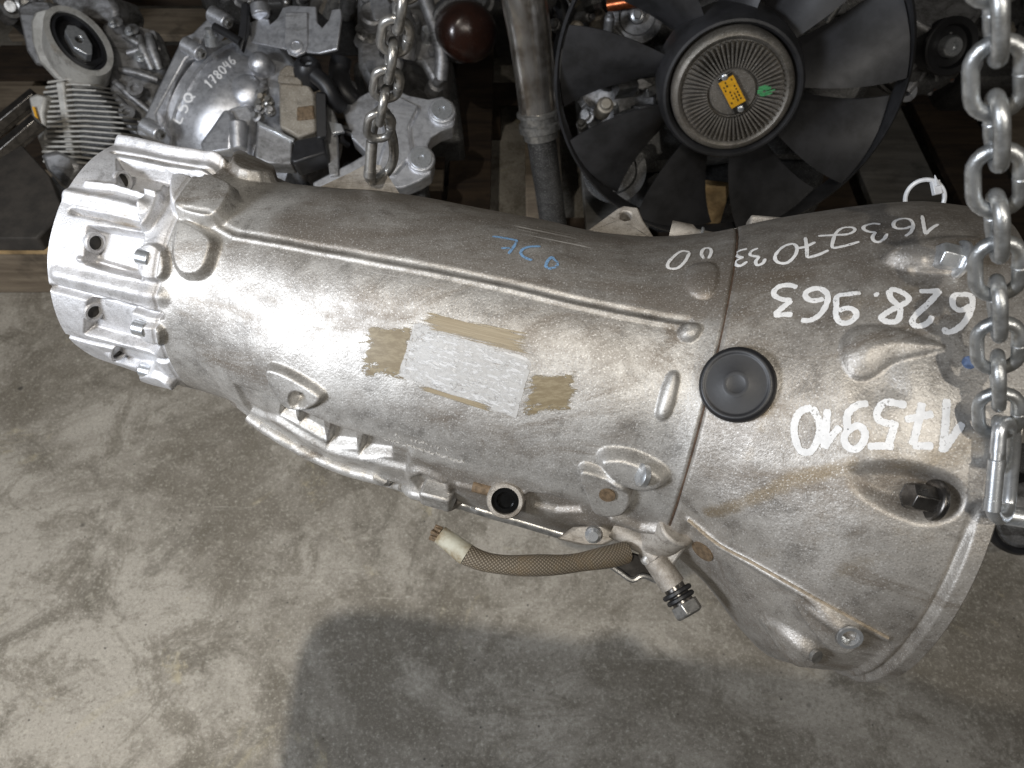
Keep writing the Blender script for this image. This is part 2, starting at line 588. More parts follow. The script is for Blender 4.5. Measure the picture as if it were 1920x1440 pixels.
def ribbons(name, lines, width, mat, parent, bvh, lift=0.0006, step=3.0, ragged=0.12):
    """marker strokes lying on a surface"""
    mb = MB()
    for ln in lines:
        q = smooth_path(ln, step)
        pts = [hit(bvh, *p) for p in q]
        pts = [(l, n) for l, n in pts if l is not None]
        if len(pts) < 2:
            continue
        ls = [p[0] for p in pts]
        ns = [p[1] for p in pts]
        vs, fs = [], []
        N = len(ls)
        for i in range(N):
            t = (ls[min(i + 1, N - 1)] - ls[max(i - 1, 0)]).normalized()
            nn = sum(ns[max(0, i - 2):i + 3], Vector()).normalized()
            s = t.cross(nn).normalized()
            w = width * 0.5 * (1 + random.uniform(-ragged, ragged))
            if i in (0, N - 1):
                w *= 0.6
            base = ls[i] + nn * lift
            for k in (-1, 0, 1):
                vs.append(base + s * (w * k) - nn * (abs(k) * 0.0001))
        for i in range(N - 1):
            for k in (0, 1):
                a = i * 3 + k
                fs.append((a, a + 1, a + 4, a + 3))
        mb.add(vs, fs)
    return mb.build(name, mat, parent)


def zs(ox, oy, k, *lines):
    return [[(ox + x / k, oy + y / k) for x, y in l] for l in lines]


# ------------------------------------------------------------------ floor
g = MB()
g.add([(-6, -4, 0), (6, -4, 0), (6, 9, 0), (-6, 9, 0)], [(0, 1, 2, 3)])
fl = g.build('floor', 'concrete')
fl['kind'] = 'structure'

# ------------------------------------------------------------------ hanging gearbox
AX = Vector((0.96110851, -0.27583548, -0.0136097))
L = 0.740
C0 = CAM + Vector((0.3223, 0.3617, -0.5648)) - AX * 0.7254
C1 = C0 + AX * L
E2 = Vector((0.22587212, 0.75675133, 0.61344047))
E3 = Vector((-0.15890948, -0.5926569, 0.78962369))
T_S = [0, .030, .060, .091, .121, .151, .181, .212, .242, .272, .302, .332, .363, .393, .423, .453, .484, .514, .544, .574, .605, .635, .665, .695, .7254, .740]
T_U = [.1085, .1095, .1105, .111, .1045, .0978, .1002, .1035, .1071, .1100, .1108, .1110, .1112, .1110, .1107, .1121, .1148, .1215, .1319, .1465, .1587, .1698, .1796, .187, .190, .190]
T_D = [.1076, .1099, .1121, .1132, .1137, .1164, .1273, .1370, .1444, .1487, .1500, .1513, .1523, .1533, .1543, .1552, .1546, .1506, .1460, .1520, .1700, .1950, .2140, .2130, .2060, .201]
T_F = [.110, .111, .112, .1125, .113, .1145, .117, .120, .123, .126, .128, .130, .131, .132, .1325, .133, .134, .135, .1385, .147, .159, .170, .180, .187, .190, .1905]
R0 = 0.13


def sm(x):
    x = np.clip(x, 0, 1)
    return x * x * (3 - 2 * x)


def tab(T, s):
    # smoothed table lookup
    k = 0.008
    return (np.interp(s - k, T_S, T) + 2 * np.interp(s, T_S, T) + np.interp(s + k, T_S, T)) / 4


def radius(s, al):
    ru, rd, rf = tab(T_U, s), tab(T_D, s), tab(T_F, s)
    w = np.sin(al)
    front = np.where(w >= 0, rf + (ru - rf) * w * w, rf + (rd - rf) * w * w)
    back = ru * (1 + w) / 2 + rd * (1 - w) / 2
    return np.where(np.cos(al) >= 0, front, back)


aAX, aE2, aE3, aC0 = (np.array(v) for v in (AX, E2, E3, C0))


def spos(s, al, r):
    return aC0 + s[..., None] * aAX + (r * np.cos(al))[..., None] * aE3 + (r * np.sin(al))[..., None] * aE2


def grid_mesh_data(P):
    n, m = P.shape[:2]
    idx = np.arange(n * m).reshape(n, m)
    q = np.stack([idx[:-1, :-1], idx[1:, :-1], idx[1:, 1:], idx[:-1, 1:]], -1).reshape(-1, 4)
    return P.reshape(-1, 3), q


def np_mesh(name, V, Q, smooth=True):
    me = bpy.data.meshes.new(name)
    me.vertices.add(len(V))
    me.vertices.foreach_set('co', V.astype(np.float32).ravel())
    me.loops.add(Q.size)
    me.loops.foreach_set('vertex_index', Q.astype(np.int32).ravel())
    me.polygons.add(len(Q))
    me.polygons.foreach_set('loop_start', np.arange(0, Q.size, 4, dtype=np.int32))
    me.polygons.foreach_set('loop_total', np.full(len(Q), 4, dtype=np.int32))
    me.polygons.foreach_set('use_smooth', np.ones(len(Q), dtype=bool))
    me.update(calc_edges=True)
    return me


# coarse base surface, used to read (s, alpha) positions
cs, ca = np.meshgrid(np.linspace(0, L, 160), np.radians(np.linspace(-180, 180, 241)), indexing='ij')
bV, bQ = grid_mesh_data(spos(cs, ca, radius(cs, ca)))
base_bvh = BVHTree.FromPolygons([tuple(v) for v in bV], [tuple(q) for q in bQ])


def sa(px, py):
    loc, n = hit(base_bvh, px, py)
    if loc is None:
        # just outside the silhouette: nearest point of the surface to the ray
        r = ray(px, py).normalized()
        best = None
        for d in np.linspace(0.4, 1.0, 60):
            l2, _, _, ds = base_bvh.find_nearest(CAM + r * d)
            if best is None or ds < best[0]:
                best = (ds, l2)
        loc = best[1]
    v = loc - C0
    s = v.dot(AX)
    al = math.atan2(v.dot(E2), v.dot(E3))
    return s, al * R0


# fine grid
NS, NA = 640, 560
S1 = np.linspace(0, L, NS)
fa = np.linspace(-112, 112, 460)
ba = np.linspace(112, 248, NA - 460 + 1)[1:]
A1 = np.radians(np.r_[fa, ba])
SG, AG = np.meshgrid(S1, A1, indexing='ij')
QG = AG * R0
D = np.zeros_like(SG)


def sdf_poly(X, Y, poly):
    d = np.full(X.shape, 1e9)
    sgn = np.ones(X.shape)
    n = len(poly)
    for i in range(n):
        ax_, ay = poly[i]
        bx, by = poly[i - 1]
        ex, ey = bx - ax_, by - ay
        wx, wy = X - ax_, Y - ay
        t = np.clip((wx * ex + wy * ey) / (ex * ex + ey * ey + 1e-12), 0, 1)
        d = np.minimum(d, (wx - ex * t) ** 2 + (wy - ey * t) ** 2)
        c = np.stack([Y >= ay, Y < by, ex * wy > ey * wx])
        flip = c.all(0) | (~c).all(0)
        sgn = np.where(flip, -sgn, sgn)
    return sgn * np.sqrt(d)


def sdf_line(X, Y, pts):
    d = np.full(X.shape, 1e9)
    for (ax_, ay), (bx, by) in zip(pts[:-1], pts[1:]):
        ex, ey = bx - ax_, by - ay
        wx, wy = X - ax_, Y - ay
        t = np.clip((wx * ex + wy * ey) / (ex * ex + ey * ey + 1e-12), 0, 1)
        d = np.minimum(d, (wx - ex * t) ** 2 + (wy - ey * t) ** 2)
    return np.sqrt(d)


def chaikin(P, it=2):
    for _ in range(it):
        Q = []
        for i in range(len(P)):
            a, b = np.array(P[i - 1], float), np.array(P[i], float)
            Q += [tuple(a * .75 + b * .25), tuple(a * .25 + b * .75)]
        P = Q
    return P


def poly_feat(pxs, h, soft=0.002, rnd=0.0, taper=None):
    """raise (h>0) or sink (h<0) the outline; rnd rounds its corners; taper=(px0,px1) fades the height in along that line"""
    global D
    P = [sa(*p) for p in pxs]
    if rnd or taper:
        P = chaikin(P)
    xs, ys = [p[0] for p in P], [p[1] for p in P]
    pad = 0.02
    m = (SG > min(xs) - pad) & (SG < max(xs) + pad) & (QG > min(ys) - pad) & (QG < max(ys) + pad)
    X, Y = SG[m], QG[m]
    sd = sdf_poly(X, Y, P) - rnd
    k = sm(0.5 - sd / (2 * soft))
    if taper:
        (x0, y0), (x1, y1) = sa(*taper[0]), sa(*taper[1])
        t = ((X - x0) * (x1 - x0) + (Y - y0) * (y1 - y0)) / ((x1 - x0) ** 2 + (y1 - y0) ** 2)
        k = k * np.clip(t, 0, 1) ** 0.8
    D[m] += h * k


def dome_feat(pxs, h, w):
    """rounded swelling: height rises with distance inside the outline up to w"""
    P = chaikin([sa(*p) for p in pxs], 3)
    xs, ys = [p[0] for p in P], [p[1] for p in P]
    m = (SG > min(xs) - .01) & (SG < max(xs) + .01) & (QG > min(ys) - .01) & (QG < max(ys) + .01)
    sd = -sdf_poly(SG[m], QG[m], P)
    t = np.clip(sd / w, 0, 1)
    D[m] += h * np.sqrt(np.clip(1 - (1 - t) ** 2, 0, 1)) * sm(sd / 0.0015 + .5)


def line_feat(pxs, h, w, raw=False):
    P = pxs if raw else [sa(*p) for p in pxs]
    xs, ys = [p[0] for p in P], [p[1] for p in P]
    pad = w * 2 + .004
    m = (SG > min(xs) - pad) & (SG < max(xs) + pad) & (QG > min(ys) - pad) & (QG < max(ys) + pad)
    d = sdf_line(SG[m], QG[m], P)
    D[m] += h * sm(1 - d / w)


S_TAIL, S_SEAM = 0.108, 0.558
# --- tail housing: flutes, bolt pockets and ridges
TAILMASK = sm((S_TAIL - SG) / 0.004)
poly_feat([(222, 297), (300, 312), (395, 330), (385, 352), (312, 345), (303, 374), (224, 350)], -0.016, 0.0018)
poly_feat([(165, 424), (215, 430), (268, 440), (266, 522), (205, 508), (160, 494)], -0.014, 0.0018)
poly_feat([(166, 562), (245, 578), (243, 612), (300, 640), (290, 660), (160, 625)], -0.011, 0.0018)
poly_feat([(215, 655), (290, 672), (285, 692), (215, 680)], -0.008, 0.0018)
for ln, h, w in (([(136, 396), (200, 408), (268, 424)], -0.006, 0.005), ([(97, 540), (180, 560), (300, 592)], -0.005, 0.005),
                 ([(150, 486), (200, 500), (268, 522)], 0.002, 0.004), ([(165, 345), (225, 352), (303, 375)], 0.003, 0.005),
                 ([(120, 630), (200, 648), (310, 676)], -0.004, 0.004), ([(225, 270), (320, 290), (420, 312)], 0.006, 0.007),
                 ([(215, 285), (300, 300), (400, 322)], -0.004, 0.004), ([(130, 365), (200, 378), (275, 396)], 0.004, 0.010),
                 ([(110, 515), (200, 535), (300, 556)], 0.003, 0.012)):
    line_feat(ln, h * 1.45, w)
# rim of the tail flange, scalloped
# joint between tail and main case
D -= 0.0018 * sm(1 - np.abs(SG - S_TAIL) / 0.0018)
D += 0.002 * sm(1 - np.abs(SG - S_TAIL + .008) / 0.010) * sm((AG + 1.5) / .4)
# lugs and bosses over the joint
poly_feat([(286, 360), (300, 350), (314, 352), (300, 400), (280, 432), (266, 428)], 0.010, 0.002, 0.001)
poly_feat([(268, 462), (312, 466), (316, 522), (268, 520)], 0.007, 0.002, 0.002)
poly_feat([(256, 604), (308, 610), (306, 645), (258, 636)], 0.007, 0.002, 0.002)
poly_feat([(268, 690), (330, 705), (330, 718), (270, 704)], 0.007, 0.002, 0.002)
poly_feat([(330, 340), (352, 337), (436, 360), (444, 378), (415, 424), (360, 412), (332, 398)], 0.013, 0.0035, 0.002)
poly_feat([(340, 430), (352, 422), (402, 452), (402, 470), (386, 515), (338, 512)], 0.009, 0.004, 0.003)
poly_feat([(438, 300), (490, 302), (512, 330), (516, 344), (436, 334)], 0.009, 0.003, 0.002)
# --- main case
seam_line = [(352, 416), (400, 424), (440, 445), (560, 466), (700, 492), (850, 520), (960, 543), (1060, 568), (1160, 590), (1290, 612)]
line_feat(seam_line, 0.0014, 0.0036)
line_feat([(x + 2, y - 11) for x, y in seam_line], -0.0013, 0.0042)
# upper flank sits slightly lower than the label flank
dome_feat([(1268, 622), (1284, 606), (1310, 606), (1316, 622), (1300, 642), (1276, 640)], 0.006, 0.007)
dome_feat([(1250, 700), (1266, 694), (1276, 706), (1262, 770), (1246, 790), (1230, 782), (1230, 764)], 0.005, 0.007)
dome_feat([(1290, 498), (1330, 490), (1350, 505), (1340, 560), (1300, 560), (1280, 530)], 0.004, 0.012)
poly_feat([(500, 683), (532, 687), (600, 727), (612, 741), (576, 760), (540, 754), (520, 728)], 0.008, 0.0022, 0.001)
poly_feat([(555, 730), (575, 730), (578, 750), (556, 752)], -0.014, 0.0012, 0.002)
# recessed panel between barrel and pan rail, with ribs
edge = [(440, 722), (492, 741), (528, 753), (596, 787), (648, 808), (726, 829), (770, 842)]
rail = [(470, 772), (518, 789), (560, 815), (612, 843), (700, 866), (760, 882)]
poly_feat(edge + rail[::-1], -0.005, 0.003)
for pk in ([(526, 763), (543, 768), (553, 802), (522, 786)], [(562, 776), (598, 791), (606, 832), (557, 805)],
           [(620, 804), (659, 815), (664, 850), (613, 841)], [(682, 820), (727, 833), (730, 866), (673, 858)]):
    poly_feat(pk, -0.009, 0.0022)
line_feat([(430, 768), (518, 806), (586, 846), (674, 880), (765, 905), (830, 925)], 0.003, 0.006)
# lower right casting details
poly_feat([(1085, 868), (1118, 876), (1180, 903), (1186, 930), (1166, 956), (1118, 954), (1106, 920)], 0.008, 0.002, 0.001)
poly_feat([(1120, 848), (1170, 846), (1212, 862), (1250, 885), (1240, 905), (1200, 912), (1150, 888)], 0.010, 0.004, 0.001)
poly_feat([(764, 880), (790, 876), (846, 900), (848, 925), (800, 925), (770, 905)], 0.004, 0.003, 0.001)
poly_feat([(775, 890), (792, 884), (838, 902), (836, 916), (790, 910)], -0.007, 0.002)
poly_feat([(985, 925), (1030, 930), (1085, 945), (1090, 960), (1040, 960), (1000, 950)], -0.005, 0.0025)
line_feat([(1150, 965), (1200, 985), (1240, 990)], 0.006, 0.007)
line_feat([(860, 905), (900, 915), (985, 925)], 0.003, 0.004)
# --- bell housing
D -= 0.0025 * sm(1 - np.abs(SG - S_SEAM) / 0.0022)
dome_feat([(1648, 488), (1668, 470), (1720, 457), (1790, 453), (1832, 458), (1846, 482), (1832, 506), (1790, 513), (1700, 509), (1662, 500)], 0.013, 0.012)
poly_feat([(1588, 886), (1602, 876), (1680, 876), (1745, 890), (1800, 920), (1796, 958), (1742, 974), (1660, 945), (1602, 912)], -0.014, 0.0045, 0.0, ((1580, 885), (1740, 940)))
dome_feat([(1572, 660), (1578, 632), (1600, 612), (1650, 610), (1730, 632), (1785, 656), (1720, 668), (1670, 680), (1630, 715), (1590, 710)], 0.0075, 0.024)
poly_feat([(1600, 690), (1680, 670), (1690, 735), (1640, 760), (1610, 740)], -0.003, 0.008)
dome_feat([(1560, 560), (1600, 540), (1620, 560), (1600, 600), (1565, 600)], 0.002, 0.012)
rib = [(1290, 975), (1345, 1020), (1410, 1055), (1480, 1095), (1570, 1145), (1665, 1196)]
P_ = [sa(*p) for p in rib]
qline = np.interp(SG, [p[0] for p in P_], [p[1] for p in P_])
inb = sm((SG - S_SEAM - 0.006) / 0.01) * sm((L - 0.018 - SG) / 0.006)
D -= inb * 0.004 * sm((qline - QG - 0.002) / 0.006) * sm((AG + 2.6) / .5)
line_feat(rib, 0.003, 0.003)
poly_feat([(1475, 1118), (1540, 1138), (1604, 1168), (1612, 1206), (1576, 1216), (1520, 1172)], 0.011, 0.003, 0.001, ((1465, 1112), (1560, 1170)))
poly_feat([(1418, 1160), (1470, 1182), (1530, 1212), (1536, 1236), (1500, 1240), (1450, 1200)], 0.009, 0.003, 0.001, ((1410, 1155), (1500, 1215)))
# mouth flange
low = sm((-AG - .12) / .25)
D += 0.004 * low * sm((SG - (L - 0.012)) / 0.003)
D -= 0.0025 * low * sm(1 - np.abs(SG - (L - 0.014)) / 0.003)
# hand-made unevenness of the casting
for k in range(26):
    kx, kq, ph = rng.normal(0, 28), rng.normal(0, 28), rng.uniform(0, 6.28)
    D += 0.00012 * np.sin(SG * kx * 2 + QG * kq * 2 + ph)

# uneven, slightly dented relief on the bell
for k in range(30):
    sx, qx = rng.uniform(S_SEAM + .02, L - .03), rng.uniform(-.12, .12)
    D += rng.uniform(-.0012, .0012) * np.exp(-(((SG - sx) / rng.uniform(.01, .03)) ** 2 + ((QG - qx) / rng.uniform(.01, .03)) ** 2))

PG = spos(SG, AG, radius(SG, AG) + D)
PGc = np.concatenate([PG, PG[:, :1]], 1)
V_all, Q_all = grid_mesh_data(PGc)
body_bvh = BVHTree.FromPolygons(V_all.tolist(), Q_all.tolist())

gb_loc = Vector((0.03, 0.44, H - 0.755))
gear = thing('gearbox', 'large weathered aluminium automatic gearbox hanging from two chains over the concrete floor', 'gearbox', gb_loc)


# brown film on the flank above the casting seam; browner top of the bell; painted shade under its rib; oily streaks on the bell
SL = [sa(*p) for p in seam_line]
q_seam = np.interp(SG, [p[0] for p in SL], [p[1] for p in SL])
GR = np.where(SG < S_SEAM, sm((QG - q_seam) / .012) * sm((SG - S_TAIL - .05) / .06) * .62, sm((QG - .035) / .06) * .45)
qrib = qline
GR = np.maximum(GR, np.where(SG > S_SEAM, sm((qrib - QG) / .01) * .38, 0))  # panel below the rib: shade of its downward face put into the colour
GR = np.maximum(GR, np.where(SG < S_SEAM, sm((-AG - .62) / .35) * sm((SG - .27) / .12) * .62, 0))
GR = np.maximum(GR, .75 * np.exp(-(((SG - .50) / .045) ** 2 + ((AG + 1.15) / .25) ** 2)))
for (x_, y_, rs_, rq_, a_) in ((470, 560, .03, .03, .35), (900, 800, .08, .02, .5), (620, 800, .05, .016, .4), (1200, 560, .05, .012, .45), (700, 560, .05, .012, .35), (1330, 850, .02, .03, .4), (1180, 820, .03, .02, .45), (400, 600, .02, .03, .2)):
    s_, q_ = sa(x_, y_)
    GR = np.maximum(GR, a_ * np.exp(-(((SG - s_) / rs_) ** 2 + ((QG - q_) / rq_) ** 2)))
OIL = np.zeros_like(SG)
for ln, w_, a_ in (([(1330, 960), (1480, 900), (1600, 870)], .010, .75), ([(1600, 800), (1700, 880), (1830, 830)], .016, .55), ([(1420, 1040), (1560, 1000), (1700, 990)], .012, .35),
                   ([(1520, 1100), (1640, 1040), (1740, 1010)], .012, .4), ([(1560, 560), (1640, 570), (1720, 540)], .012, .45), ([(1400, 860), (1440, 760)], .01, .4)):
    P_l = [sa(*p) for p in ln]
    OIL = np.maximum(OIL, a_ * sm(1 - sdf_line(SG, QG, P_l) / w_))


def body_part(name, i0, i1, mat, extra=None):
    P = PGc[i0:i1 + 1]
    V, Q = grid_mesh_data(P)
    V = [V]
    Q = [Q]
    n = V[0].shape[0]
    if extra is not None:
        for ring in extra:                      # list of closed grids
            v2, q2 = grid_mesh_data(ring)
            V.append(v2)
            Q.append(q2 + n)
            n += len(v2)
    V = np.concatenate(V) - np.array(gb_loc)
    me = np_mesh(name, V, np.concatenate(Q))
    for an, arr in (('grime_shade', GR), ('oil', OIL)):
        full = np.concatenate([arr, arr[:, :1]], 1)[i0:i1 + 1].ravel()
        full = np.r_[full, np.zeros(len(V) - len(full))]
        me.attributes.new(an, 'FLOAT', 'POINT').data.foreach_set('value', full.astype(np.float32))
    return link(name, me, mat, gear)


it = int(np.searchsorted(S1, S_TAIL))
ib = int(np.searchsorted(S1, S_SEAM))
# tail end face: annulus down to the output flange
ring0 = PGc[0]
cc = aC0
tail_cap = np.stack([cc + (ring0 - cc) * k for k in (1.0, 0.97, 0.8, 0.5, 0.28)])
tail_cap[2:] += aAX * 0.006
tail = body_part('tail_housing', 0, it, 'tail', [tail_cap])
case = body_part('main_case', it, ib, 'case')
# bell mouth: flange face and inner wall of the bell
ring1 = PGc[-1]
cb = np.array(C1)


def inner(sx, k):
    al = np.r_[A1, A1[:1]]
    s_ = np.full(al.shape, sx)
    return spos(s_, al, radius(s_, al) * k)


mouth = np.stack([ring1, cb + (ring1 - cb) * 0.995 + aAX * 0.001, cb + (ring1 - cb) * 0.9 + aAX * 0.001, inner(L - .02, .9), inner(L - .08, .9), inner(S_SEAM + .03, .88), inner(S_SEAM + .02, .3), inner(S_SEAM + .02, .02)])
bell = body_part('bell_housing', ib, NS - 1, 'bell', [mouth])

# decals and fittings on the body ------------------------------------------------


def on(px, py):
    l, n = hit(body_bvh, px, py)
    if l is None:
        r = ray(px, py).normalized()
        best = min(((body_bvh.find_nearest(CAM + r * d)) for d in np.linspace(0.4, 0.9, 80)), key=lambda t: t[3])
        l, n = best[0], best[1]
    return l, n


def patch(name, quad, mat, parent, nu=48, nv=24, lift=0.0003):
    (x0, y0), (x1, y1), (x2, y2), (x3, y3) = quad
    mb = MB()
    vs, uv = [], []
    for j in range(nv + 1):
        for i in range(nu + 1):
            u, v = i / nu, j / nv
            px = (x0 * (1 - u) + x1 * u) * (1 - v) + (x3 * (1 - u) + x2 * u) * v
            py = (y0 * (1 - u) + y1 * u) * (1 - v) + (y3 * (1 - u) + y2 * u) * v
            l, n = on(px, py)
            vs.append(l + n * lift)
            uv.append((u, v))
    fs = [(j * (nu + 1) + i, j * (nu + 1) + i + 1, (j + 1) * (nu + 1) + i + 1, (j + 1) * (nu + 1) + i) for j in range(nv) for i in range(nu)]
    mb.add(vs, fs)
    mb.uv = uv
    return mb.build(name, mat, parent)


patch('rubbed_patch', [(680, 560), (1110, 640), (1060, 815), (640, 730)], 'clean_rub', case, lift=0.00025)
M['scuff'] = m_decal('scuffed_metal', (0.50, 0.485, 0.46), (0.40, 0.38, 0.36), 0.53, 2.0, 0.4, (0.7, 9, 1), 0.4)
patch('scuff_marks', [(830, 372), (1250, 452), (1235, 515), (820, 425)], 'scuff', case, lift=0.00025)
patch('scuff_marks', [(560, 470), (960, 548), (950, 575), (560, 500)], 'scuff', case, lift=0.0003)
patch('glue_residue', [(630, 545), (850, 550), (790, 785), (620, 750)], 'glue', case, lift=0.0003)
patch('glue_residue', [(950, 640), (1135, 665), (1125, 800), (905, 840)], 'glue', case, lift=0.0003)
patch('glue_residue', [(700, 545), (1085, 625), (1070, 700), (715, 615)], 'glue_streak', case, lift=0.0004)
patch('glue_residue', [(735, 700), (985, 775), (980, 795), (720, 715)], 'glue_streak', case, lift=0.0004)
patch('label', [(775, 597), (1003, 680), (972, 788), (740, 704)], 'label_base', case, lift=0.00035)
patch('label_film', [(778, 600), (1001, 681), (970, 785), (743, 703)], 'label', case, lift=0.0005)

Z7 = (1240, 330, 2.8235)
white_small = zs(*Z7,
    [(1380, 212), (1388, 260), (1398, 312)], [(1398, 312), (1430, 280), (1465, 258)],
    [(1290, 322), (1320, 300), (1333, 265), (1318, 235), (1280, 228), (1240, 240), (1228, 262), (1245, 280), (1290, 280), (1325, 268)],
    [(1160, 258), (1120, 255), (1075, 268), (1072, 285), (1100, 298), (1135, 300)], [(1135, 300), (1118, 325), (1125, 345), (1150, 352), (1180, 335), (1195, 308)],
    [(830, 320), (920, 315), (990, 310), (1025, 290), (1010, 275), (960, 278), (925, 305), (908, 350), (908, 382), (960, 375), (1010, 362), (1048, 350)],
    [(762, 328), (770, 380), (772, 435)], [(772, 435), (830, 420), (885, 395)], [(725, 385), (770, 375), (815, 352)],
    [(700, 360), (655, 372), (615, 405), (602, 440), (625, 462), (670, 460), (710, 420), (718, 380), (700, 360)],
    [(512, 385), (478, 400), (470, 420), (500, 428), (520, 430)], [(520, 430), (500, 455), (510, 475), (540, 462), (550, 440)],
    [(455, 388), (415, 398), (395, 415), (410, 430), (435, 432)], [(435, 432), (400, 450), (395, 470), (420, 478), (455, 455)])
case_zero = zs(*Z7,
    [(225, 440), (212, 415), (225, 388), (255, 385), (265, 405), (250, 440)],
    [(150, 405), (110, 400), (70, 425), (35, 465), (40, 490), (85, 490), (125, 455), (150, 408)])
white_mid = zs(*Z7,
    [(1600, 632), (1560, 630), (1542, 650), (1545, 690), (1575, 712), (1610, 705), (1638, 685)], [(1590, 626), (1640, 640), (1642, 700), (1600, 780), (1545, 822), (1500, 825), (1508, 805)],
    [(1365, 612), (1420, 612), (1475, 608)], [(1475, 608), (1420, 670), (1350, 735), (1328, 770), (1345, 795), (1385, 792), (1420, 770), (1432, 742)],
    [(1205, 605), (1215, 650), (1262, 700), (1255, 760), (1220, 775), (1175, 765), (1168, 745), (1220, 710), (1290, 675), (1310, 650), (1285, 625), (1240, 605), (1205, 605)],
    [(1130, 622), (1140, 630), (1150, 634)],
    [(1055, 620), (990, 628), (932, 640), (928, 690), (926, 740), (945, 775), (985, 780), (1020, 760), (1033, 730), (1010, 705), (975, 702), (940, 715)],
    [(740, 765), (790, 765), (840, 735), (875, 680), (880, 630), (850, 602), (810, 598), (770, 615), (764, 640), (790, 660), (830, 660), (860, 650)],
    [(720, 592), (680, 580), (630, 585), (598, 610), (600, 635), (640, 655), (690, 660)], [(690, 660), (640, 700), (600, 735)], [(595, 740), (650, 735), (695, 735)])
white_big = [
    [(1775, 748), (1772, 800), (1767, 848)], [(1767, 846), (1785, 820), (1805, 793)],
    [(1729, 755), (1720, 800), (1711, 835)], [(1711, 836), (1730, 836), (1750, 836)], [(1697, 787), (1725, 781), (1750, 776)],
    [(1700, 760), (1661, 755), (1645, 773), (1648, 787), (1665, 794), (1678, 794)], [(1679, 790), (1672, 815), (1665, 836)], [(1627, 837), (1650, 836), (1676, 837)],
    [(1628, 757), (1608, 760), (1590, 776), (1589, 800), (1590, 806), (1610, 798), (1622, 812), (1618, 830), (1605, 842), (1590, 838), (1583, 822), (1590, 806)],
    [(1552, 767), (1549, 803), (1545, 840)], [(1545, 840), (1562, 815), (1576, 800)],
    [(1523, 764), (1502, 771), (1491, 790), (1490, 815), (1500, 843), (1519, 847), (1531, 830), (1537, 810), (1536, 788), (1523, 764)]]
ribbons('handwritten_number', white_small, 0.0026, 'white', bell, body_bvh)
ribbons('handwritten_number', case_zero, 0.0026, 'white', case, body_bvh)
ribbons('handwritten_number', white_mid, 0.0039, 'white', bell, body_bvh)
ribbons('handwritten_number', white_big, 0.0047, 'white', bell, body_bvh, 0.0007)
Z6 = (640, 340, 3.0)
ribbons('handwritten_mark', zs(*Z6, [(850, 312), (900, 318), (990, 335)], [(990, 335), (970, 370), (940, 410)], [(900, 378), (950, 378)],
        [(1120, 368), (1060, 370), (1020, 385), (1010, 410), (1040, 435), (1075, 445)],
        [(1185, 425), (1160, 450), (1150, 480), (1175, 492), (1210, 480), (1215, 460), (1195, 440), (1185, 425)], [(1268, 424), (1276, 427)]),
        0.0024, 'blue', case, body_bvh)
l, n = on(1817, 680)
MB().lathe(l, n, [(0, .0042), (.0006, .0042)], 18).build('paint_dot', 'blue_dot', bell)
# worn cast lettering: two rows of tiny raised marks
cl = MB()
for row, (x0, y0, x1, y1) in enumerate(((722, 823, 872, 868), (742, 816, 845, 846))):
    for i in range(38 if row == 0 else 14):
        t = (i + random.uniform(-.2, .2)) / (38 if row == 0 else 14)
        if random.random() < 0.2:
            continue
        p0, nn = on(x0 + (x1 - x0) * t, y0 + (y1 - y0) * t + random.uniform(-2, 2))
        ra_ = random.choice([0, 0, 1.2, -.9, .5])
        ux = AX * math.cos(ra_) + nn.cross(AX) * math.sin(ra_)
        cl.box(p0, ux * random.uniform(.0005, .0015), nn * .0005, nn.cross(ux) * random.uniform(.0003, .0007))
cl.build('cast_lettering', 'lug_bright', case)

# joint gasket line of the bell and seam bead on its rib
for nm, lst, r, mt, par in (('gasket_edge', None, .0009, 'gasket', bell), ('sealant_bead', rib, .0011, 'bead', bell)):
    mb = MB()
    if lst is None:
        pts = []
        al = np.radians(np.linspace(-95, 112, 140))
        s_ = np.full(al.shape, S_SEAM)
        pts = [Vector(p) for p in spos(s_, al, radius(s_, al) - .0022)]
    else:
        pts = [on(*p)[0] + on(*p)[1] * 0.0004 for p in smooth_path(lst, 6)]
    mb.tube(pts, r, 6)
    mb.build(nm, mt, par)

# black rubber plug
l, n = on(1384, 722)
pn = (n + (CAM - l).normalized() * 0.35).normalized()
pr = 0.0262
plug = MB().lathe(l, pn, [(-.012, pr * .9), (-.002, pr * .95), (.001, pr), (.0045, pr), (.0072, pr * .965), (.0084, pr * .91), (.0086, pr * .86), (.0080, pr * .81), (.0078, pr * .79), (.0078, pr * .76), (.0077, pr * .36), (.0078, pr * .345), (.00785, pr * .335), (.00785, pr * .245), (.0078, pr * .235), (.0077, pr * .22), (.0077, .0001)], 64, True, True)
plug.build('rubber_plug', 'rubber', bell)

# bolts ----------------------------------------------------------------------
def bolt_on(name, px, py, ax, r, h, mat, parent, lift=0.0, washer=True):
    l, n = on(px, py)
    return MB().hexbolt(l + n * lift, ax, r, h, washer).build(name, mat, parent, 0.0006)


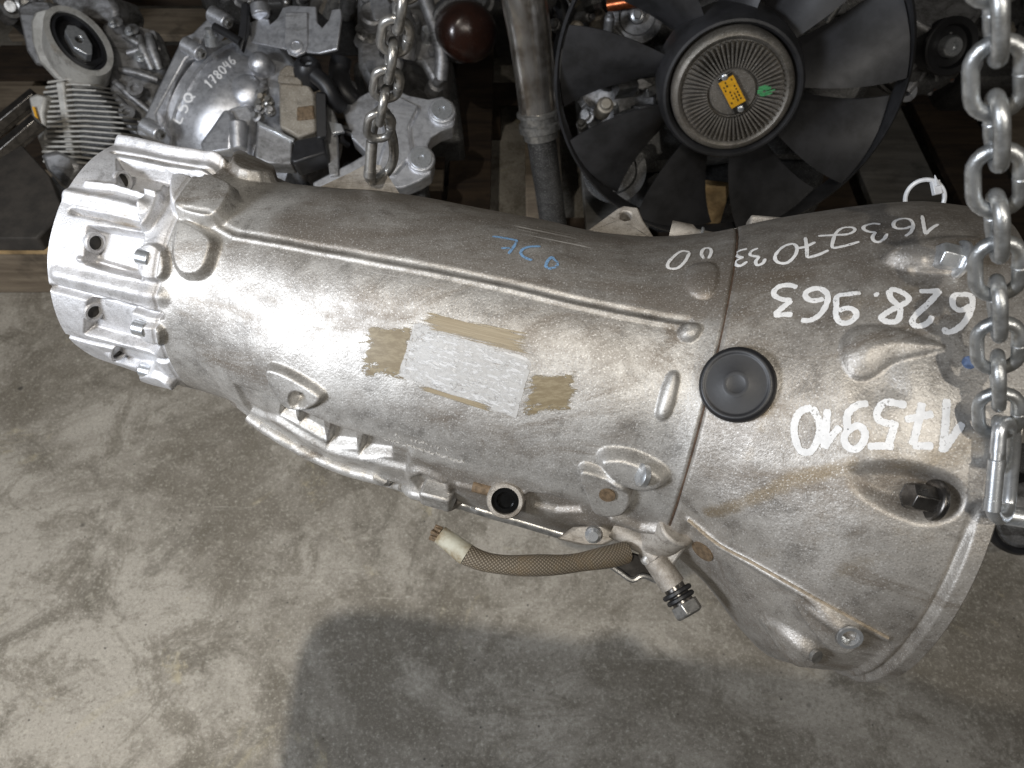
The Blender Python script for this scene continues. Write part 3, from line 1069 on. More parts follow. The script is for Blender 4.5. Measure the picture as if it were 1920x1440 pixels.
bolt_on('hex_bolt', 1806, 486, -AX * .92 + E3 * .2, .0092, .013, 'zinc', bell, -.004)
bolt_on('hex_bolt', 1752, 940, -AX * .93 + E3 * .3, .0095, .015, 'dark_steel', bell, .006)
b = MB()
l, n = on(1200, 888)
b.lathe(l + n * .001 + AX * .004, -AX * .8 + E3 * .4, [(0, .0085), (.004, .0085), (.0055, .006)], 20).build('bolt_head', 'zinc', case)
l, n = on(1592, 1192)
b = MB()
b.lathe(l + n * .001, n, [(0, .0085), (.002, .0085), (.002, .0060), (-.004, .0060)], 20, False, True).build('bolt_eye', 'zinc', bell)
l, n = on(1527, 1228)
MB().lathe(l, n, [(0, .005), (.003, .005)], 14).build('bolt_eye', 'steel', bell)
l, n = on(1318, 1033)
MB().lathe(l, n, [(0, .0095), (.0012, .0095)], 20).build('rusty_plug', 'rust_bore', bell)
for (x, y, pw) in ((222, 326, .012), (166, 452, .0115), (165, 590, .0095), (214, 669, .0085)):
    l, n = hit(base_bvh, x, y)
    fx = (AX * .92 + n * .39).normalized()
    l = l - n * (pw * .62) + AX * .001
    e = MB()
    e.lathe(l - fx * .012, fx, [(0, .0092), (.0125, .0092), (.0136, .0082), (.0136, .0062), (.008, .0060)], 28, True, True)
    ear_o = e.build('bolt_ear', 'tail', tail)
    MB().lathe(l - fx * .0025, fx, [(0, .0060), (.0010, .0060)], 18).build('socket_hole', 'hole', ear_o)
for (x, y) in ((258, 482), (251, 618), (262, 694)):
    l, n = on(x + 8, y)
    MB().cyl(l - AX * .006 - n * .003, l + AX * .006 - n * .003, .0068, n=20).build('joint_bolt', 'zinc', tail, .001)
for (x, y, r, mt) in ((564, 741, .0052, 'rust_bore'), (1139, 926, .0062, 'rust_bore')):
    l, n = on(x, y)
    MB().lathe(l + n * .0008 - n * (.004 if x < 700 else 0), n, [(0, r), (.0012, r)], 20).build('threaded_hole', mt, case)

# lifting ears along the top
def ear(pxs, hole, hr, s_at, name='lifting_ear'):
    o = C0 + AX * s_at + E2 * 0.112
    nrm = (E3 * .8 + E2 * .35).normalized()
    outer = [onplane(x, y, o, nrm) for x, y in pxs]
    hc = onplane(*hole, o, nrm)
    _, u, w = ortho(nrm)
    circ = [hc + (u * math.cos(t) + w * math.sin(t)) * hr for t in np.linspace(0, 2 * math.pi, 18, endpoint=False)]
    mb = MB().prism([outer, circ], -nrm * .022)
    eo = mb.build(name, 'lug', case, .0015)
    return hc, nrm, eo


h1, hn, _ = ear([(596, 352), (660, 322), (690, 306), (714, 310), (728, 330), (750, 364), (690, 380)], (702, 326), .0055, .232)
ear([(1092, 438), (1158, 390), (1170, 385), (1196, 388), (1206, 412), (1232, 452), (1160, 462)], (1173, 405), .0052, .468)
# boss ring around the second ear's hole and a bolt beside the bell seam
o = C0 + AX * .53 + E2 * .124
p = onplane(1298, 445, o, E3)
MB().lathe(p - AX * .02, AX, [(0, .011), (.018, .011), (.022, .008), (.036, .008)], 20).build('bolt_boss', 'lug', case)
MB().hexbolt(p + AX * .006, AX, .0075, .009).build('hex_bolt', 'zinc', case, .0005)
# window frame block on the bell's upper edge
o = C0 + AX * .60 + E2 * .158
fr = [onplane(x, y, o, E3) for x, y in ((1408, 402), (1482, 408), (1500, 430), (1490, 450), (1400, 450))]
MB().prism([fr], -E3 * .03).build('starter_window', 'lug', bell, .002)
fr = [onplane(x, y, o + E3 * .003, E3) for x, y in ((1366, 430), (1420, 418), (1424, 444), (1366, 450))]
MB().prism([fr], -E3 * .02).build('flange_lip', 'lug', bell, .0015)

# pan rail along the lower edge
def lowpt(px, py, d):
    return at(px, py, d)


rail_pts = [on(x, y)[0] for x, y in smooth_path([(470, 782), (523, 828), (586, 862), (674, 895), (765, 920), (830, 938)], 10)]
MB().tube(rail_pts, .006, 10).build('pan_rail', 'case', case)
rail2 = [on(x, y)[0] + E3 * .002 for x, y in smooth_path([(838, 940), (880, 952), (940, 972), (1000, 990), (1055, 1003)], 10)]
MB().tube(rail2, .0052, 10).build('pan_edge', 'steel', case)
# clamp at the left end of the exposed pan edge
l, n = on(822, 928)
MB().box(l, AX * .014, n * .009, n.cross(AX) * .011).build('pan_clamp', 'case', case, .003)
l, n = on(848, 938)
MB().lathe(l - AX * .002, (n * .6 + AX * .6), [(0, .0095), (.006, .0095), (.008, .007)], 18).build('pan_bolt', 'lug', case)
l, n = on(905, 916)
MB().cyl(l - AX * .008, l + AX * .008, .0048, n=12).build('small_bolt', 'rust_bore', case)
# connector socket
l, n = on(950, 931)
nc = (n * .35 + (CAM - l).normalized() * .8).normalized()
l = l + nc * .010
sock = MB().lathe(l - nc * .01, nc, [(0, .0155), (.012, .0150), (.0135, .0140), (.0135, .0112), (.004, .0110)], 32, True, False).build('connector_collar', 'lug', case)
MB().lathe(l - nc * .008, nc, [(.003, .0109), (.0095, .0109), (.0095, .0070), (.007, .0062), (.007, .0001)], 28).build('socket_bore', 'oily_bore', sock)
l2 = l - nc * .002
MB().prism([[onplane(x, y, l2, nc) for x, y in ((926, 938), (975, 938), (976, 960), (968, 972), (935, 962))]], -nc * .014).build('collar_foot', 'lug', sock, .003)

# braided harness
path = [(1172, 1036), (1150, 1042), (1110, 1050), (1060, 1058), (1010, 1060), (960, 1060), (912, 1054), (876, 1040), (846, 1018), (818, 998), (794, 988)]
dep = [.628, .622, .612, .602, .595, .590, .588, .588, .590, .592, .594]
P3 = smooth_path([tuple(at(x, y, d)) for (x, y), d in zip(path, dep)], .0035)
hv = thing('braided_wiring_loom', 'short cut brown braided wiring loom with pale end dangling below the gearbox', 'cable', tuple(P3[0]))
k = int(len(P3) * .76)
MB().tube(P3[:k + 1], [0.0077 + .0005 * math.sin(i * .35) + .0012 * max(0, 1 - i / 12) for i in range(k + 1)], 22, uv=True).build('sleeve', 'braid', hv)
MB().tube(P3[k:-4], [.0084 - .0024 * (i / (len(P3) - k)) for i in range(len(P3[k:-4]))], 18).build('cloth_cuff', 'cuff', hv)
wires = MB()
e_ = Vector(P3[-5]); d_ = (Vector(P3[-1]) - Vector(P3[-6])).normalized()
_, u_, w_ = ortho(d_)
for i in range(9):
    t = i * .7
    o_ = (u_ * math.cos(t) + w_ * math.sin(t)) * (.0048 if i else 0)
    wires.cyl(e_ + o_, e_ + o_ * random.uniform(.8, 1.3) + d_ * random.uniform(.003, .009), .0016, n=8)
wires.build('wire_ends', 'rust_bore', hv)
# heat shield bracket below the loom's root
br = MB()
pts = [at(x, y, .635) for x, y in smooth_path([(1140, 1058), (1160, 1072), (1185, 1088), (1205, 1080), (1232, 1090)], 5)]
br.tube(pts, .0022, 8)
br.build('bracket_edge', 'steel', case)
pl = [at(x, y, .650) for x, y in ((1150, 1030), (1180, 1035), (1232, 1052), (1236, 1088), (1200, 1080), (1184, 1087), (1158, 1068))]
nn_ = (pl[1] - pl[0]).cross(pl[3] - pl[0]).normalized()
pl = [q - nn_ * (q - pl[0]).dot(nn_) for q in pl]
MB().prism([pl], nn_ * .004).build('bracket', 'dark_steel', case, .001)
l = at(1112, 1000, .63)
MB().lathe(l, camvec(-.1, -.1, 1), [(0, .0065), (.006, .0065), (.009, .004)], 16).build('bracket_bolt', 'zinc', case)
pl = [at(x, y, .638) for x, y in ((1045, 1010), (1075, 988), (1130, 985), (1160, 1005), (1135, 1020), (1090, 1022))]
nn_ = camvec(0, .2, 1)
pl = [onplane(x, y, pl[0], nn_) for x, y in ((1045, 1010), (1075, 988), (1130, 985), (1165, 1005), (1135, 1022), (1090, 1022))]
MB().prism([pl], -nn_ * .012).build('bracket_foot', 'lug', case, .002)

# oil line fitting
f0 = at(1222, 1015, .632)
f1 = at(1262, 1098, .622)
f2 = at(1296, 1155, .614)
d1 = (f2 - f1).normalized()
ft = MB().tube([at(x, y, d) for x, y, d in ((1150, 990, .64), (1185, 1008, .636), (1212, 1022, .633), (1232, 1048, .628))], .0085, 14).build('oil_pipe', 'lug', case)
MB().cyl(at(1228, 1048, .627), f1, .0098, .0102, 22).build('oil_fitting', 'lug', case)
for k_, rr in ((0.004, .0125), (.009, .0118)):
    MB().lathe(f1 + d1 * k_, d1, [(0, rr * .9), (.001, rr), (.003, rr), (.004, rr * .9)], 24).build('seal_ring', 'rubber', case)
MB().cyl(f1, f1 + d1 * .02, .0085, n=20).build('fitting_neck', 'dark_steel', case)
MB().lathe(f1 + d1 * .015, d1, [(0, .0118), (.009, .0118), (.0105, .0098)], 6).build('fitting_nut', 'steel', case, .0006)
cblk = at(1250, 1000, .628)
MB().cyl(at(1222, 1022, .64), at(1272, 985, .612), .016, .0165, 24).build('pipe_collar', 'lug', case, .002)
MB().box(at(1240, 1035, .632), camvec(.75, -.5, .1) * .012, camvec(.5, .8, .1) * .016, camvec(0, 0, 1) * .010).build('pipe_block', 'case', case, .003)

# cable tie looped over the bell's upper edge
tc_ = at(1734, 372, .78)
loop = [tc_ + camvec(1, 0, .2) * (.018 * math.cos(t)) + camvec(-.1, 1, .3) * (.018 * math.sin(t)) for t in np.linspace(-.4, math.pi + .5, 26)]
tie = thing('cable_tie', 'clear white nylon cable tie looped through the rim of the bell housing', 'cable tie', tuple(tc_))
MB().tube(loop, .0022, 8).build('strap', 'tie', tie)
MB().box(at(1755, 352, .775), camvec(1, .2, 0) * .004, camvec(-.2, 1, 0) * .007, camvec(0, 0, 1) * .003).build('head', 'tie', tie, .0008)
MB().lathe(at(1757, 349, .772), camvec(-.2, 1, 0), [(0, .003), (.011, .0004)], 6).build('tail_tip', 'tie', tie)

# ------------------------------------------------------------------ lifting chains
HOOK = CAM + Vector((0.05896, 0.43439, 0.1931))
WIRE, PITCH_L, WID = .0036, .0246, .0098   # wire radius, pitch, half centre-line width


def link_mesh(name, wire, pitch, hw):
    mb = MB()
    hl = pitch / 2 + wire - hw            # half straight length (outer length = pitch + 4*wire)
    hl = max(hl, .002)
    pts = []
    for t in np.linspace(0, math.pi, 11):
        pts.append(Vector((hw * math.cos(t), 0, hl + hw * math.sin(t))))
    for t in np.linspace(math.pi, 2 * math.pi, 11):
        pts.append(Vector((hw * math.cos(t), 0, -hl + hw * math.sin(t))))
    r = [wire * (1.12 if i == 10 or i == 11 else 1) for i in range(len(pts))]
    mb.tube(pts, r, 12, closed=True)
    # weld burr half way along one side
    mb.tube([Vector((-hw, 0, -.0014)), Vector((-hw, 0, 0)), Vector((-hw, 0, .0014))], [wire * 1.0, wire * 1.2, wire * 1.0], 12)
    o = mb.build(name, 'zinc', None)
    me = o.data
    bpy.data.objects.remove(o)
    return me


def chain(name, label, A_, B_, mat, first_face, roll):
    root = thing(name, label, 'chain', A_, 'lifting chains')
    d = (B_ - A_)
    n = int(d.length / PITCH_L)
    d.normalize()
    me = link_mesh('link', WIRE, PITCH_L, WID)
    me.materials.clear()
    me.materials.append(M[mat])
    # face-on direction: towards the camera, perpendicular to the chain
    mid = A_ + d * .15
    v = (CAM - mid)
    v = (v - d * v.dot(d)).normalized()
    for i in range(n + 1):
        o = bpy.data.objects.new('link', me)
        col.objects.link(o)
        o.parent = root
        ORIGIN[o.name] = ORIGIN[root.name]
        face = v if (i % 2 == first_face) else d.cross(v)
        rot = Matrix.Rotation(roll + random.uniform(-.1, .1), 3, d)
        y = rot @ face
        x = y.cross(d)
        m = Matrix((x, y, d)).transposed().to_4x4()
        m.translation = d * (PITCH_L * i)
        o.matrix_local = m
    return root


RA = CAM + Vector((0.2905, 0.2405, -0.407)) 
rd = (HOOK - RA).normalized()
chain('lifting_chain', 'shiny zinc lifting chain rising from the mouth of the bell housing', RA + rd * .012, HOOK, 'chain_zinc', 1, 0.12)
LA = CAM + Vector((-0.129, 0.582, -0.47))
ld = (HOOK - LA).normalized()
chain('lifting_chain', 'dull grey lifting chain hooked by a carabiner to an ear on the gearbox case', LA + ld * .062, HOOK, 'steel', 0, 0.1)
ringm = MB()
ringm.tube([HOOK + Vector((.03 * math.cos(t), 0, .03 + .04 * math.sin(t))) for t in np.linspace(0, 2 * math.pi, 28, endpoint=False)], .008, 12, closed=True)
ro = ringm.build('lifting_ring', 'steel')
ro['label'] = 'steel ring above the picture joining both lifting chains'
ro['category'] = 'ring'


def carabiner(name, label, pts, r, gate, mat):
    root = thing(name, label, 'carabiner', tuple(pts[0]))
    MB().tube(smooth_path([tuple(p) for p in pts], .002), r, 14).build('body', mat, root)
    g0, g1 = gate
    gd = (g1 - g0)
    gt = MB().lathe(g0, gd, [(0, r * .9), (.001, r * 1.12), (gd.length * .86, r * 1.12), (gd.length * .88, r * .8), (gd.length, r * .8)], 18).build('gate', mat, root)
    MB().cyl(g0 - gd.normalized() * .0005 + camvec(0, 0, 1) * r * .0, g0 + gd.normalized() * .006, r * 1.22, n=18).build('gate_sleeve', mat, gt)
    return root


cd = .700
cpts = [at(x, y, d) for x, y, d in ((694, 326, .712), (692, 332, .724), (700, 338, .74), (726, 322, .748), (737, 300, .735), (738, 272, .715), (733, 248, .700), (728, 228, .690), (722, 210, .682), (712, 208, .680), (703, 222, .681), (698, 246, .688), (697, 256, .691))]
carabiner('carabiner', 'dull steel carabiner clipped through the ear on top of the gearbox case', cpts, .0046, (at(693, 330, .714), at(698, 254, .690)), 'steel')
cpts = [at(x, y, d) for x, y, d in ((1861, 950, .451), (1863, 962, .454), (1870, 971, .459), (1880, 970, .465), (1888, 960, .469), (1892, 940, .472), (1896, 890, .468), (1900, 840, .462), (1899, 806, .455), (1888, 792, .448), (1876, 800, .444), (1872, 830, .445), (1870, 850, .446))]
carabiner('carabiner', 'bright zinc carabiner clipped through the rim of the bell housing', cpts, .0039, (at(1860, 955, .450), at(1870, 848, .445)), 'zinc')

# bolt and pulley sticking out beside the rim
bt = thing('threaded_stud', 'long zinc threaded stud sticking out beside the bright carabiner', 'bolt', tuple(at(1866, 962, .478)))
s0, s1 = at(1868, 962, .470), at(1960, 978, .485)
dd = (s1 - s0)
prof = []
nth = 26
for i in range(nth * 2 + 1):
    prof.append((dd.length * i / (nth * 2), .0060 if i % 2 else .0050))
MB().lathe(s0, dd, prof, 18).build('thread', 'zinc', bt)
MB().hexbolt(s1, dd, .009, .009, True).build('nut', 'zinc', bt, .0005)

# ------------------------------------------------------------------ things on pallets behind the gearbox
TOWARD = camvec(0, 0, 1)


def ppoly(pxs, o, n):
    return [onplane(x, y, o, n) for x, y in pxs]


def circle(c, n, r, k=24, sx=1.0):
    _, u, w = ortho(n)
    return [c + (u * math.cos(t) * sx + w * math.sin(t)) * r for t in np.linspace(0, 2 * math.pi, k, endpoint=False)]


def slab(name, pxs, depth, n, thick, mat, parent, bevel=.004, holes=(), ref=None):
    """cast plate or block: outline on a plane through a point, extruded away from the viewer side"""
    o = at(*(ref or pxs[0]), depth)
    loops = [ppoly(pxs, o, n)]
    for hx, hy, hr in holes:
        loops.append(circle(onplane(hx, hy, o, n), n, hr))
    return MB().prism(loops, -n * thick).build(name, mat, parent, bevel)


def ppipe(name, pxs, r, mat, parent, n=14):
    pts = smooth_path([tuple(at(*p)) for p in pxs], .008)
    return MB().tube(pts, r, n).build(name, mat, parent)


# ---- pallets
def board(parent, c, hx, hy, hz, mat, rz=0.0):
    x = Vector((math.cos(rz), math.sin(rz), 0))
    y = Vector((-math.sin(rz), math.cos(rz), 0))
    return MB().box(c, x * hx, y * hy, Vector((0, 0, hz))).build('board', mat, parent, .003)


pal = thing('pallet', 'dark oil-soaked wooden pallet under the engine with the fan', 'pallet', (0.55, 1.75, 0))
# deck boards run away from the viewer
for cx, w, mt in ((-0.10, .05, 'wood_dark'), (.075, .043, 'wood'), (.235, .07, 'wood_grey'), (.41, .055, 'wood_dark'), (.56, .075, 'wood_grey'), (.735, .055, 'wood_dark'), (.91, .085, 'wood_grey'), (1.10, .07, 'wood_dark'), (1.27, .07, 'wood')):
    board(pal, Vector((cx, 1.88, .124)), w, .62, .011, mt)
for cy in (1.32, 1.85, 2.42):
    for cx in (-.10, .58, 1.25):
        MB().box((cx, cy, .055), (.07, 0, 0), (0, .05, 0), (0, 0, .055)).build('block', 'wood_dark', pal, .004)
    MB().box((.58, cy, .1115), (.75, 0, 0), (0, .05, 0), (0, 0, .0015 + .0)).build('stringer', 'wood_dark', pal)
# fresh offcut chocking the engine
ck = MB().prism([ppoly([(1282, 392), (1318, 335), (1372, 342), (1360, 384), (1340, 396)], at(1330, 365, 1.56), Vector((0, -.25, 1)).normalized())], Vector((0, 0, -.05))).build('wood_chock', 'wood_new', None, .003)
ck['label'] = 'fresh pale wood offcut seen through the lower blades of the fan'
ck['category'] = 'wood'

pal2 = thing('pallet', 'rough wooden pallet under the finned housing and silver gearbox', 'pallet', (-0.85, 1.5, 0))
for k, (cy, w, mt) in enumerate(((1.27, .035, 'wood_new'), (1.37, .05, 'wood_dark'), (1.47, .03, 'wood'), (1.56, .07, 'wood_dark'), (1.76, .07, 'wood'), (1.95, .07, 'wood_dark'), (2.14, .07, 'wood'), (2.33, .07, 'wood_dark'))):
    MB().box((-.78, cy, .139), (.62, 0, 0), (0, w, 0), (0, 0, .011)).build('board', mt, pal2, .003)
MB().box((-.78, 1.262, .064), (.62, 0, 0), (0, .022, 0), (0, 0, .063)).build('stringer', 'wood', pal2, .003)
for cx in (-1.32, -.78, -.22):
    MB().box((cx, 1.70, .113), (.05, 0, 0), (0, .44, 0), (0, 0, .0145)).build('stringer', 'wood', pal2, .003)
    for cy in (1.32, 1.7, 2.1):
        MB().box((cx, cy, .049), (.06, 0, 0), (0, .06, 0), (0, 0, .049)).build('block', 'wood', pal2, .004)

# ---- plastic tray and steel rails at the left edge
tr = MB().prism([ppoly([(-60, 330), (40, 270), (95, 330), (118, 390), (95, 420), (70, 446), (-60, 446)], at(40, 380, 1.36), Vector((0, -.1, 1)).normalized())], Vector((0, 0, -.03))).build('rubber_mat', m_plain('dirty_mat', (.040, .034, .028), 0, .75, .4, 25), None, .004)
tr['label'] = 'scuffed black rubber mat lying on the pallet corner beside the gearbox tail'
tr['category'] = 'mat'
for i, (pa, pb, lab) in enumerate((((-40, 262, 1.62), (66, 176, 1.62), 'dull steel rail beside the finned housing, upper one of two'), ((-40, 318, 1.50), (70, 225, 1.50), 'dull steel rail beside the finned housing, lower one of two'))):
    a_, b_ = at(*pa), at(*pb)
    d_ = (b_ - a_) / 2
    _, u_, w_ = ortho(d_)
    rl = MB().box((a_ + b_) / 2, d_, u_ * .012, w_ * .010)
    rl.box((a_ + b_) / 2 + w_ * .016, d_, u_ * .004, w_ * .0058)
    rl = rl.build('steel_rail', 'dark_steel', None, .002)
    rl['label'] = lab
    rl['category'] = 'rail'
    rl['group'] = 'steel rails by the pallet'

# ---- finned differential housing with bush
nD = camvec(-.15, -.25, 1)
dif = thing('differential', 'grey finned differential housing with a round rubber mounting bush on its arm', 'differential', tuple(at(130, 330, 1.66)))
DD = 1.56
slab('mount_arm', [(56, 38), (64, 22), (90, 16), (96, 58), (114, 106), (152, 146), (150, 158), (100, 148), (72, 118), (58, 78)], DD, nD, .06, 'fin', dif, .008)
slab('rear_casting', [(30, 12), (50, 2), (95, 4), (110, 30), (90, 120), (66, 124), (48, 96)], DD + .05, nD, .10, 'grey_cast', dif, .01)
slab('upper_casting', [(90, -10), (205, -12), (222, 20), (215, 45), (150, 30), (100, 20)], DD + .06, nD, .10, 'grey_cast', dif, .01)
bc = at(148, 76, DD - .01)
nB = camvec(.52, .30, .8)
e1 = camvec(.55, -.83, 0)
e1 = (e1 - nB * e1.dot(nB)).normalized()
e2_ = nB.cross(e1)


def oval(c, n, ra, rb, k=40):
    return [c + e1 * (ra * math.cos(t)) + e2_ * (rb * math.sin(t)) for t in np.linspace(0, 2 * math.pi, k, endpoint=False)]


bush = MB().prism([oval(bc, nB, .080, .054), oval(bc, nB, .068, .043)], -nB * .055).build('bush_ring', 'fin', dif, .003)
MB().prism([oval(bc - nB * .004, nB, .068, .043), oval(bc, nB, .058, .034)], -nB * .045).build('rubber_ring', 'rubber', bush, .002)
MB().prism([oval(bc - nB * .018, nB, .058, .034)], -nB * .02).build('rubber_web', 'rubber', bush)
ic = bc + nB * .004
eye = MB().prism([[ic + e1 * x + e2_ * y for x, y in ((-.034, -.004), (-.022, -.016), (.014, -.018), (.034, -.004), (.036, .006), (.016, .017), (-.014, .018), (-.03, .008))],
                  [ic + e1 * (.008 * math.cos(t)) + e2_ * (.007 * math.sin(t)) for t in np.linspace(0, 6.28, 16, endpoint=False)]], -nB * .05).build('bush_eye', 'zinc', bush, .003)
MB().lathe(ic - nB * .012, nB, [(0, .0085), (.004, .0085)], 16).build('eye_bore', 'hole', eye)
# finned block: core, then each fin
slab('core', [(74, 180), (98, 150), (152, 146), (190, 180), (214, 215), (220, 260), (160, 318), (140, 345), (96, 318), (82, 275)], DD + .03, nD, .16, 'dark_cast', dif, .01)
nf = 17
for i in range(nf):
    t = i / (nf - 1)
    yL = 152 + (300 - 152) * t
    xl = 88 - 26 * min(1, t * 3) + 18 * t
    xr = 160 + 72 * min(1, t * 2.2) - 72 * max(0, t - .55)
    yr = yL - 10 + 14 * t
    ty = 3.0
    xm = xl + (xr - xl) * .55
    o_ = at(xm, yL, DD)
    pts = [(xl, yL), (xm, yL - 6 + 8 * t), (xr, yr + 6), (xr, yr + 6 + ty), (xm, yL - 6 + 8 * t + ty + 1.2), (xl, yL + ty + 2)]
    MB().prism([ppoly(pts, o_, nD)], -nD * .07).build('fin', 'fin', dif, .0012)
slab('fin_spine', [(104, 152), (118, 152), (128, 225), (142, 312), (126, 314), (114, 230)], DD - .006, nD, .05, 'fin', dif, .004)
slab('left_cover', [(52, 182), (66, 176), (86, 182), (80, 215), (88, 268), (82, 292), (70, 262)], DD - .004, nD, .08, 'fin', dif, .005)
slab('lower_nose', [(72, 288), (100, 282), (142, 300), (150, 318), (128, 362), (112, 350), (84, 318)], DD + .004, nD, .12, 'grey_cast', dif, .01)
slab('yellow_stripe', [(60, 200), (64, 200), (78, 246), (73, 246)], DD - .008, nD, .003, 'yellow', dif, 0)
slab('foot', [(90, 330), (200, 260), (230, 300), (140, 380)], 1.72, Vector((0, 0, 1)), .19, 'dark_cast', dif, .01)
# ribbed side cover between the two housings
slab('side_cover', [(190, 40), (232, 40), (300, 60), (318, 110), (290, 200), (258, 262), (214, 215), (200, 140)], DD + .06, camvec(.2, .1, 1), .14, 'grey_cast', dif, .01)
for (x0, y0, x1, y1, w) in ((232, 66, 290, 100, 6), (240, 100, 300, 92, 6), (212, 150, 282, 210, 6), (216, 180, 270, 236, 6), (226, 130, 296, 150, 6), (262, 70, 286, 130, 8), (280, 66, 300, 130, 8)):
    a_, b_ = at(x0, y0, DD + .045), at(x1, y1, DD + .055)
    MB().tube([a_, (a_ + b_) / 2 + TOWARD * .01, b_], [w * .0011, w * .0014, w * .0011], 10).build('rib', 'grey_cast', dif)
for (x, y, r) in ((216, 50, .013), (247, 64, .013), (268, 110, .019)):
    c_ = at(x, y, DD + .05)
    bs = MB().lathe(c_ - TOWARD * .02, camvec(.2, .3, 1), [(0, r), (.028, r * .95), (.03, r * .7)], 20).build('boss', 'grey_cast', dif)
    MB().hexbolt(c_ + TOWARD * .01, camvec(.2, .3, 1), r * .5, .008).build('bolt', 'zinc', bs, .0006)
for x, y in ((188, 140), (255, 170), (240, 215)):
    MB().lathe(at(x, y, DD + .03), camvec(.2, .2, 1), [(0, .016), (.01, .016), (.01, .009), (.004, .009)], 18).build('eyelet', 'grey_cast', dif)

# ---- silver gearbox with white writing
sg = thing('gearbox', 'clean silver cast gearbox marked in white, lying behind the hanging gearbox', 'gearbox', tuple(at(420, 330, 1.66)))
GD = 1.50
# bell: body of revolution, flange facing lower left side
gax = camvec(.83, -.50, .10)
gside = camvec(.5, .82, 0)
gc = at(352, 160, GD) - TOWARD * .165
prof = [(0.0, .166), (.014, .166), (.017, .158), (.03, .158), (.06, .164), (.08, .163), (.11, .154), (.14, .140), (.17, .128), (.20, .116), (.24, .10), (.24, .001)]
bellm = MB().lathe(gc, gax, prof, 96)
bo = bellm.build('bell', 'silver', sg, 0.0, angle=60)
sg_bvh = BVHTree.FromPolygons([tuple(v) for v in bellm.v], bellm.f)
# flange strip with ears
nF_ = camvec(-.05, .1, 1)
slab('flange', [(402, 20), (412, 30), (380, 72), (376, 96), (348, 110), (292, 212), (299, 240), (290, 258), (256, 251), (256, 234), (268, 222), (333, 86), (340, 70), (360, 62)], GD - .012, nF_, .05, 'silver', sg, .004, ref=(340, 150))
for (x, y) in ((362, 92), (286, 243), (412, 34)):
    c_ = at(x, y, GD - .018)
    er = MB().lathe(c_ - gax * .02, gax, [(0, .015), (.036, .015), (.038, .013), (.038, .008), (.034, .008)], 22).build('flange_ear', 'silver', sg, .001)
    MB().lathe(c_ + gax * .012, gax, [(0, .009), (.012, .009), (.012, .005), (.008, .005)], 6).build('ear_bolt', 'steel', er)
slab('lower_boss', [(372, 268), (418, 203), (432, 205), (440, 225), (436, 280), (380, 288)], GD - .02, camvec(-.1, .15, 1), .06, 'silver', sg, .012)
slab('step_casting', [(418, 205), (470, 190), (485, 210), (470, 300), (440, 300), (436, 240)], GD - .005, camvec(.1, .1, 1), .08, 'silver', sg, .015)
MB().cyl(at(446, 228, GD - .03), at(448, 282, GD - .03), .017, .015, 20).build('drain_boss', 'silver', sg, .004)
for (x, y, r, h) in ((462, 172, .034, .03), (486, 118, .022, .02)):
    c_ = at(x, y, GD + .012)
    MB().lathe(c_ - TOWARD * .06, TOWARD, [(0, r * 1.1), (.06, r), (.068, r * .85), (.074, r * .5), (.076, .001)], 24).build('casting_bump', 'silver', sg)
slab('rear_case', [(440, 60), (520, 70), (560, 120), (560, 300), (480, 300), (440, 200)], GD + .05, camvec(.1, .2, 1), .16, 'silver', sg, .012)
# bright stamped bracket with tongue
bk = slab('heat_shield', [(468, 42), (488, 34), (504, 36), (506, 46), (520, 34), (530, 14), (545, 10), (592, 12), (594, 42), (604, 52), (616, 38), (622, 18), (638, 16), (640, 30), (632, 92), (600, 100), (560, 96), (470, 78)], GD - .06, camvec(-.25, .12, 1), .006, 'silver', sg, .0015, ref=(550, 60))
slab('tongue', [(534, 22), (576, 22), (577, 84), (572, 98), (556, 106), (540, 100), (533, 84)], GD - .072, camvec(0, .1, 1), .006, 'silver', bk, .002, ref=(555, 60))
MB().lathe(at(555, 88, GD - .073), camvec(0, .1, 1), [(0, .013), (.003, .013), (.004, .009), (.002, .009)], 20).build('rivet', 'silver', bk)
MB().cyl(at(490, 30, GD - .05), at(486, 8, GD - .05), .017, .017, 18).build('stub', 'silver', sg, .003)
# black plastic clip
ppipe('clip', [(402, 50, GD - .05), (424, 62, GD - .055), (452, 80, GD - .06)], .0075, 'plastic', sg)
slab('clip_blade', [(452, 6), (464, 4), (462, 60), (452, 96), (444, 82), (450, 40)], GD - .06, camvec(-.2, 0, 1), .012, 'plastic', sg, .002)
bst = MB().lathe(at(398, 84, GD - .03), camvec(.05, .6, .6), [(0, .013), (.016, .012), (.018, .008), (.030, .008)], 18).build('stud', 'zinc', sg)
# valve block, oily brown
slab('valve_block', [(522, 132), (535, 120), (565, 126), (570, 145), (592, 178), (594, 246), (560, 258), (524, 238)], GD - .05, camvec(.05, .1, 1), .07, 'brown_cast', sg, .005)
slab('valve_step', [(520, 140), (566, 146), (566, 158), (520, 154)], GD - .06, camvec(.05, .1, 1), .03, 'brown_cast', sg, .003)
slab('valve_port', [(556, 200), (588, 196), (590, 222), (556, 226)], GD - .058, camvec(.05, .1, 1), .03, 'rust_bore', sg, .003)
for i in range(9):
    x, y = random.uniform(488, 520), random.uniform(170, 230)
    MB().lathe(at(x, y, GD - .03), camvec(random.uniform(-.5, .5), random.uniform(-.2, .6), 1), [(0, .010), (.012, .010), (.014, .006), (.022, .005)], 10).build('valve_plug', random.choice(['steel', 'brown_cast', 'grey_cast']), sg)
slab('gasket_plate', [(482, 232), (500, 236), (548, 262), (546, 308), (500, 306), (478, 296)], GD - .055, camvec(.05, .1, 1), .05, 'grey_cast', sg, .003)
slab('gasket_edge', [(484, 226), (552, 260), (550, 266), (482, 232)], GD - .06, camvec(.05, .1, 1), .05, 'zinc', sg, .001)
